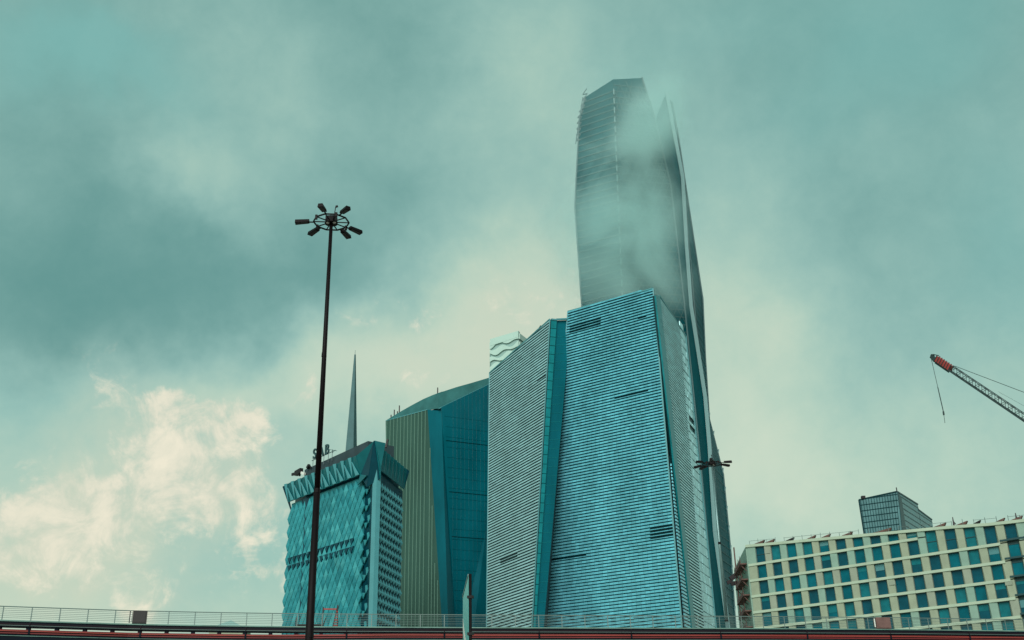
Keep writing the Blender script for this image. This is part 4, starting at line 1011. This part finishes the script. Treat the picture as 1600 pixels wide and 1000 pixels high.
for (dx, dy) in ((-6, -42), (25, -34), (-43, -2), (-34, 32), (20, 52), (40, 36)):
    d = np.array([dx, dy, 0.]); d /= np.linalg.norm(d); sd_ = np.array([-d[1], d[0], 0])
    a = hc + d * RR; 
    fl_ = MB(); fl_.bar(a, a + d * .28, .06); arm = fl_.build('lamp_arm', 'black_steel', lm)
    c0 = a + d * .24; c1_ = a + d * 1.0; dn = np.array([0, 0, -1.])
    b = MB(); hw_, hh_ = .16, .1
    b.hexa([c0 + sd_ * hw_ * .85 + dn * .02, c0 - sd_ * hw_ * .85 + dn * .02, c0 - sd_ * hw_ * .6 - dn * .14, c0 + sd_ * hw_ * .6 - dn * .14],
           [c1_ + sd_ * hw_ + dn * .1, c1_ - sd_ * hw_ + dn * .1, c1_ - sd_ * hw_ * .75 - dn * .1, c1_ + sd_ * hw_ * .75 - dn * .1])
    fo = b.build('floodlight', 'black_steel', lm)
    b = MB(); b.prism([c0 + d * .08 + sd_ * .11 + dn * .035, c0 + d * .08 - sd_ * .11 + dn * .035, c1_ - d * .06 - sd_ * .12 + dn * .097, c1_ - d * .06 + sd_ * .12 + dn * .097], dn * .015); b.build('lens', 'dark_steel', fo)
m2 = copy_tree(lm)
h2 = at_y(1112.5, 725, 1.); sc2 = (mz - EYE) / (h2[2] - EYE)
m2.location = (h2[0] * sc2, sc2, 0); m2.rotation_euler = (0, 0, math.radians(75))
m2['label'] = 'lamp mast with a paler pole seen against the foot of the misty skyscraper'
for o in list(C.objects):
    if o.parent == m2 and o.name.startswith('pole') and not o.name.startswith('pole_joint'):
        me = o.data.copy(); me.materials.clear(); me.materials.append(MT['silver_pole']); o.data = me; o['label'] = 'pale galvanised pole'

# ================================================================ 12. SIGN SEEN NEARLY EDGE-ON
q0 = at_y(734.5, 897, 25.)
sn = thing('road_sign', 'teal printed road sign seen almost edge-on behind its dark post', 'sign', (q0[0], 25., 0))
b = MB(); b.bar((q0[0], 25, 0), (q0[0], 25, q0[2]), .07, .09, k=10); b.build('post', 'black_steel', sn)
f0 = at_y(731.8, 898, 25.); f1_ = at_y(723.2, 935, 28.2); f1_[2] = f0[2]
dv_ = (f1_ - f0); dv_ /= np.linalg.norm(dv_); nn = np.array([-dv_[1], dv_[0], 0]); nn = nn if nn[0] < 0 else -nn
zb0 = f0[2] - 2.6
b = MB(); b.prism([flat(f0, zb0), flat(f1_, zb0), f1_, f0], -nn * .03); b.build('panel', 'sign_face', sn)
LNs = 3.2
for k, (z0_, z1_) in enumerate(((.3, 1.3), (.95, 2.0))):
    b = MB(); pr_ = None
    for t in np.linspace(.3, .95, 9):
        zc_ = zb0 + z0_ + (z1_ - z0_) * t ** 1.6; p = f0 + (f1_ - f0) * t
        qq = [flat(p, zc_ - .12) + nn * .004, flat(p, zc_ + .12) + nn * .004, flat(p, zc_ + .12) + nn * .008, flat(p, zc_ - .12) + nn * .008]
        if pr_: b.hexa(pr_, qq)
        pr_ = qq
    b.build('printed_swoosh', 'white', sn)
b = MB(); b.bar(f0, f1_, .03); b.build('panel_rim', 'silver_pole', sn)
for zz in (f0[2] - .5, f0[2] - 1.3):
    b = MB(); b.bar((q0[0] - .05, 25.02, zz), (q0[0] + .06, 24.97, zz), .1, .06); b.build('clamp', 'dark_steel', sn)

# ================================================================ 13. LOW CLOUD AROUND THE SKYSCRAPER
def cloud(name, label, centre, rad, dens, scale, thr, soft, seed, lean=(0, 0, 0), aniso=.3):
    bm_ = MB(); ico = bpy.data.meshes.new(name)
    import bmesh
    bmm = bmesh.new(); bmesh.ops.create_icosphere(bmm, subdivisions=3, radius=1.0); bmm.to_mesh(ico); bmm.free()
    o = bpy.data.objects.new(name, ico); C.objects.link(o); o.location = tuple(centre); o.scale = rad; o.rotation_euler = lean
    m = bpy.data.materials.new(name); m.use_nodes = True; t = m.node_tree; t.nodes.clear()
    def q(tp_, **k_):
        n = t.nodes.new(tp_)
        for a, b_ in k_.items(): setattr(n, a, b_)
        return n
    tcn = q('ShaderNodeTexCoord')
    ln = q('ShaderNodeVectorMath', operation='LENGTH'); t.links.new(tcn.outputs['Object'], ln.inputs[0])
    fall = q('ShaderNodeMapRange', interpolation_type='SMOOTHSTEP'); t.links.new(ln.outputs['Value'], fall.inputs[0])
    fall.inputs[1].default_value = .25; fall.inputs[2].default_value = .97; fall.inputs[3].default_value = 1; fall.inputs[4].default_value = 0
    gm = q('ShaderNodeNewGeometry'); ad = q('ShaderNodeVectorMath', operation='ADD'); t.links.new(gm.outputs['Position'], ad.inputs[0]); ad.inputs[1].default_value = (seed * 131., seed * 57., seed * 91.)
    nz = q('ShaderNodeTexNoise'); nz.inputs['Scale'].default_value = scale; nz.inputs['Detail'].default_value = 6; nz.inputs['Roughness'].default_value = .6; nz.inputs['Distortion'].default_value = .9
    t.links.new(ad.outputs[0], nz.inputs['Vector'])
    a1 = q('ShaderNodeMath', operation='MULTIPLY_ADD'); t.links.new(fall.outputs[0], a1.inputs[0]); a1.inputs[1].default_value = .45; t.links.new(nz.outputs[0], a1.inputs[2])
    sm = q('ShaderNodeMapRange', interpolation_type='SMOOTHSTEP'); t.links.new(a1.outputs[0], sm.inputs[0]); sm.inputs[1].default_value = thr; sm.inputs[2].default_value = thr + soft
    d1 = q('ShaderNodeMath', operation='MULTIPLY'); t.links.new(sm.outputs[0], d1.inputs[0]); t.links.new(fall.outputs[0], d1.inputs[1])
    d2 = q('ShaderNodeMath', operation='MULTIPLY'); t.links.new(d1.outputs[0], d2.inputs[0]); d2.inputs[1].default_value = dens
    v = q('ShaderNodeVolumePrincipled'); v.inputs['Color'].default_value = (.77, .975, .96, 1); v.inputs['Anisotropy'].default_value = aniso
    t.links.new(d2.outputs[0], v.inputs['Density'])
    oo = q('ShaderNodeOutputMaterial'); t.links.new(v.outputs[0], oo.inputs['Volume'])
    ico.materials.append(m); return tag(o, label, 'cloud', kind='stuff')
c1p = at_y(1016, 190, 506.)
cloud('cloud_bank', 'slanting streak of thick cloud swallowing the right corner of the skyscraper top', c1p, (32, 34, 62), .046, .042, .58, .42, 1, (0, math.radians(30), 0))
c2p = at_y(972, 365, 486.)
cloud('cloud_bank', 'thin veil of cloud drifting across the middle of the skyscraper', c2p, (68, 30, 98), .042, .034, .62, .42, 2)
c3p = at_y(988, 170, 470.)
cloud('cloud_bank', 'faint low mist over the whole crown of the skyscraper', c3p, (62, 26, 58), .012, .022, .40, .55, 4)
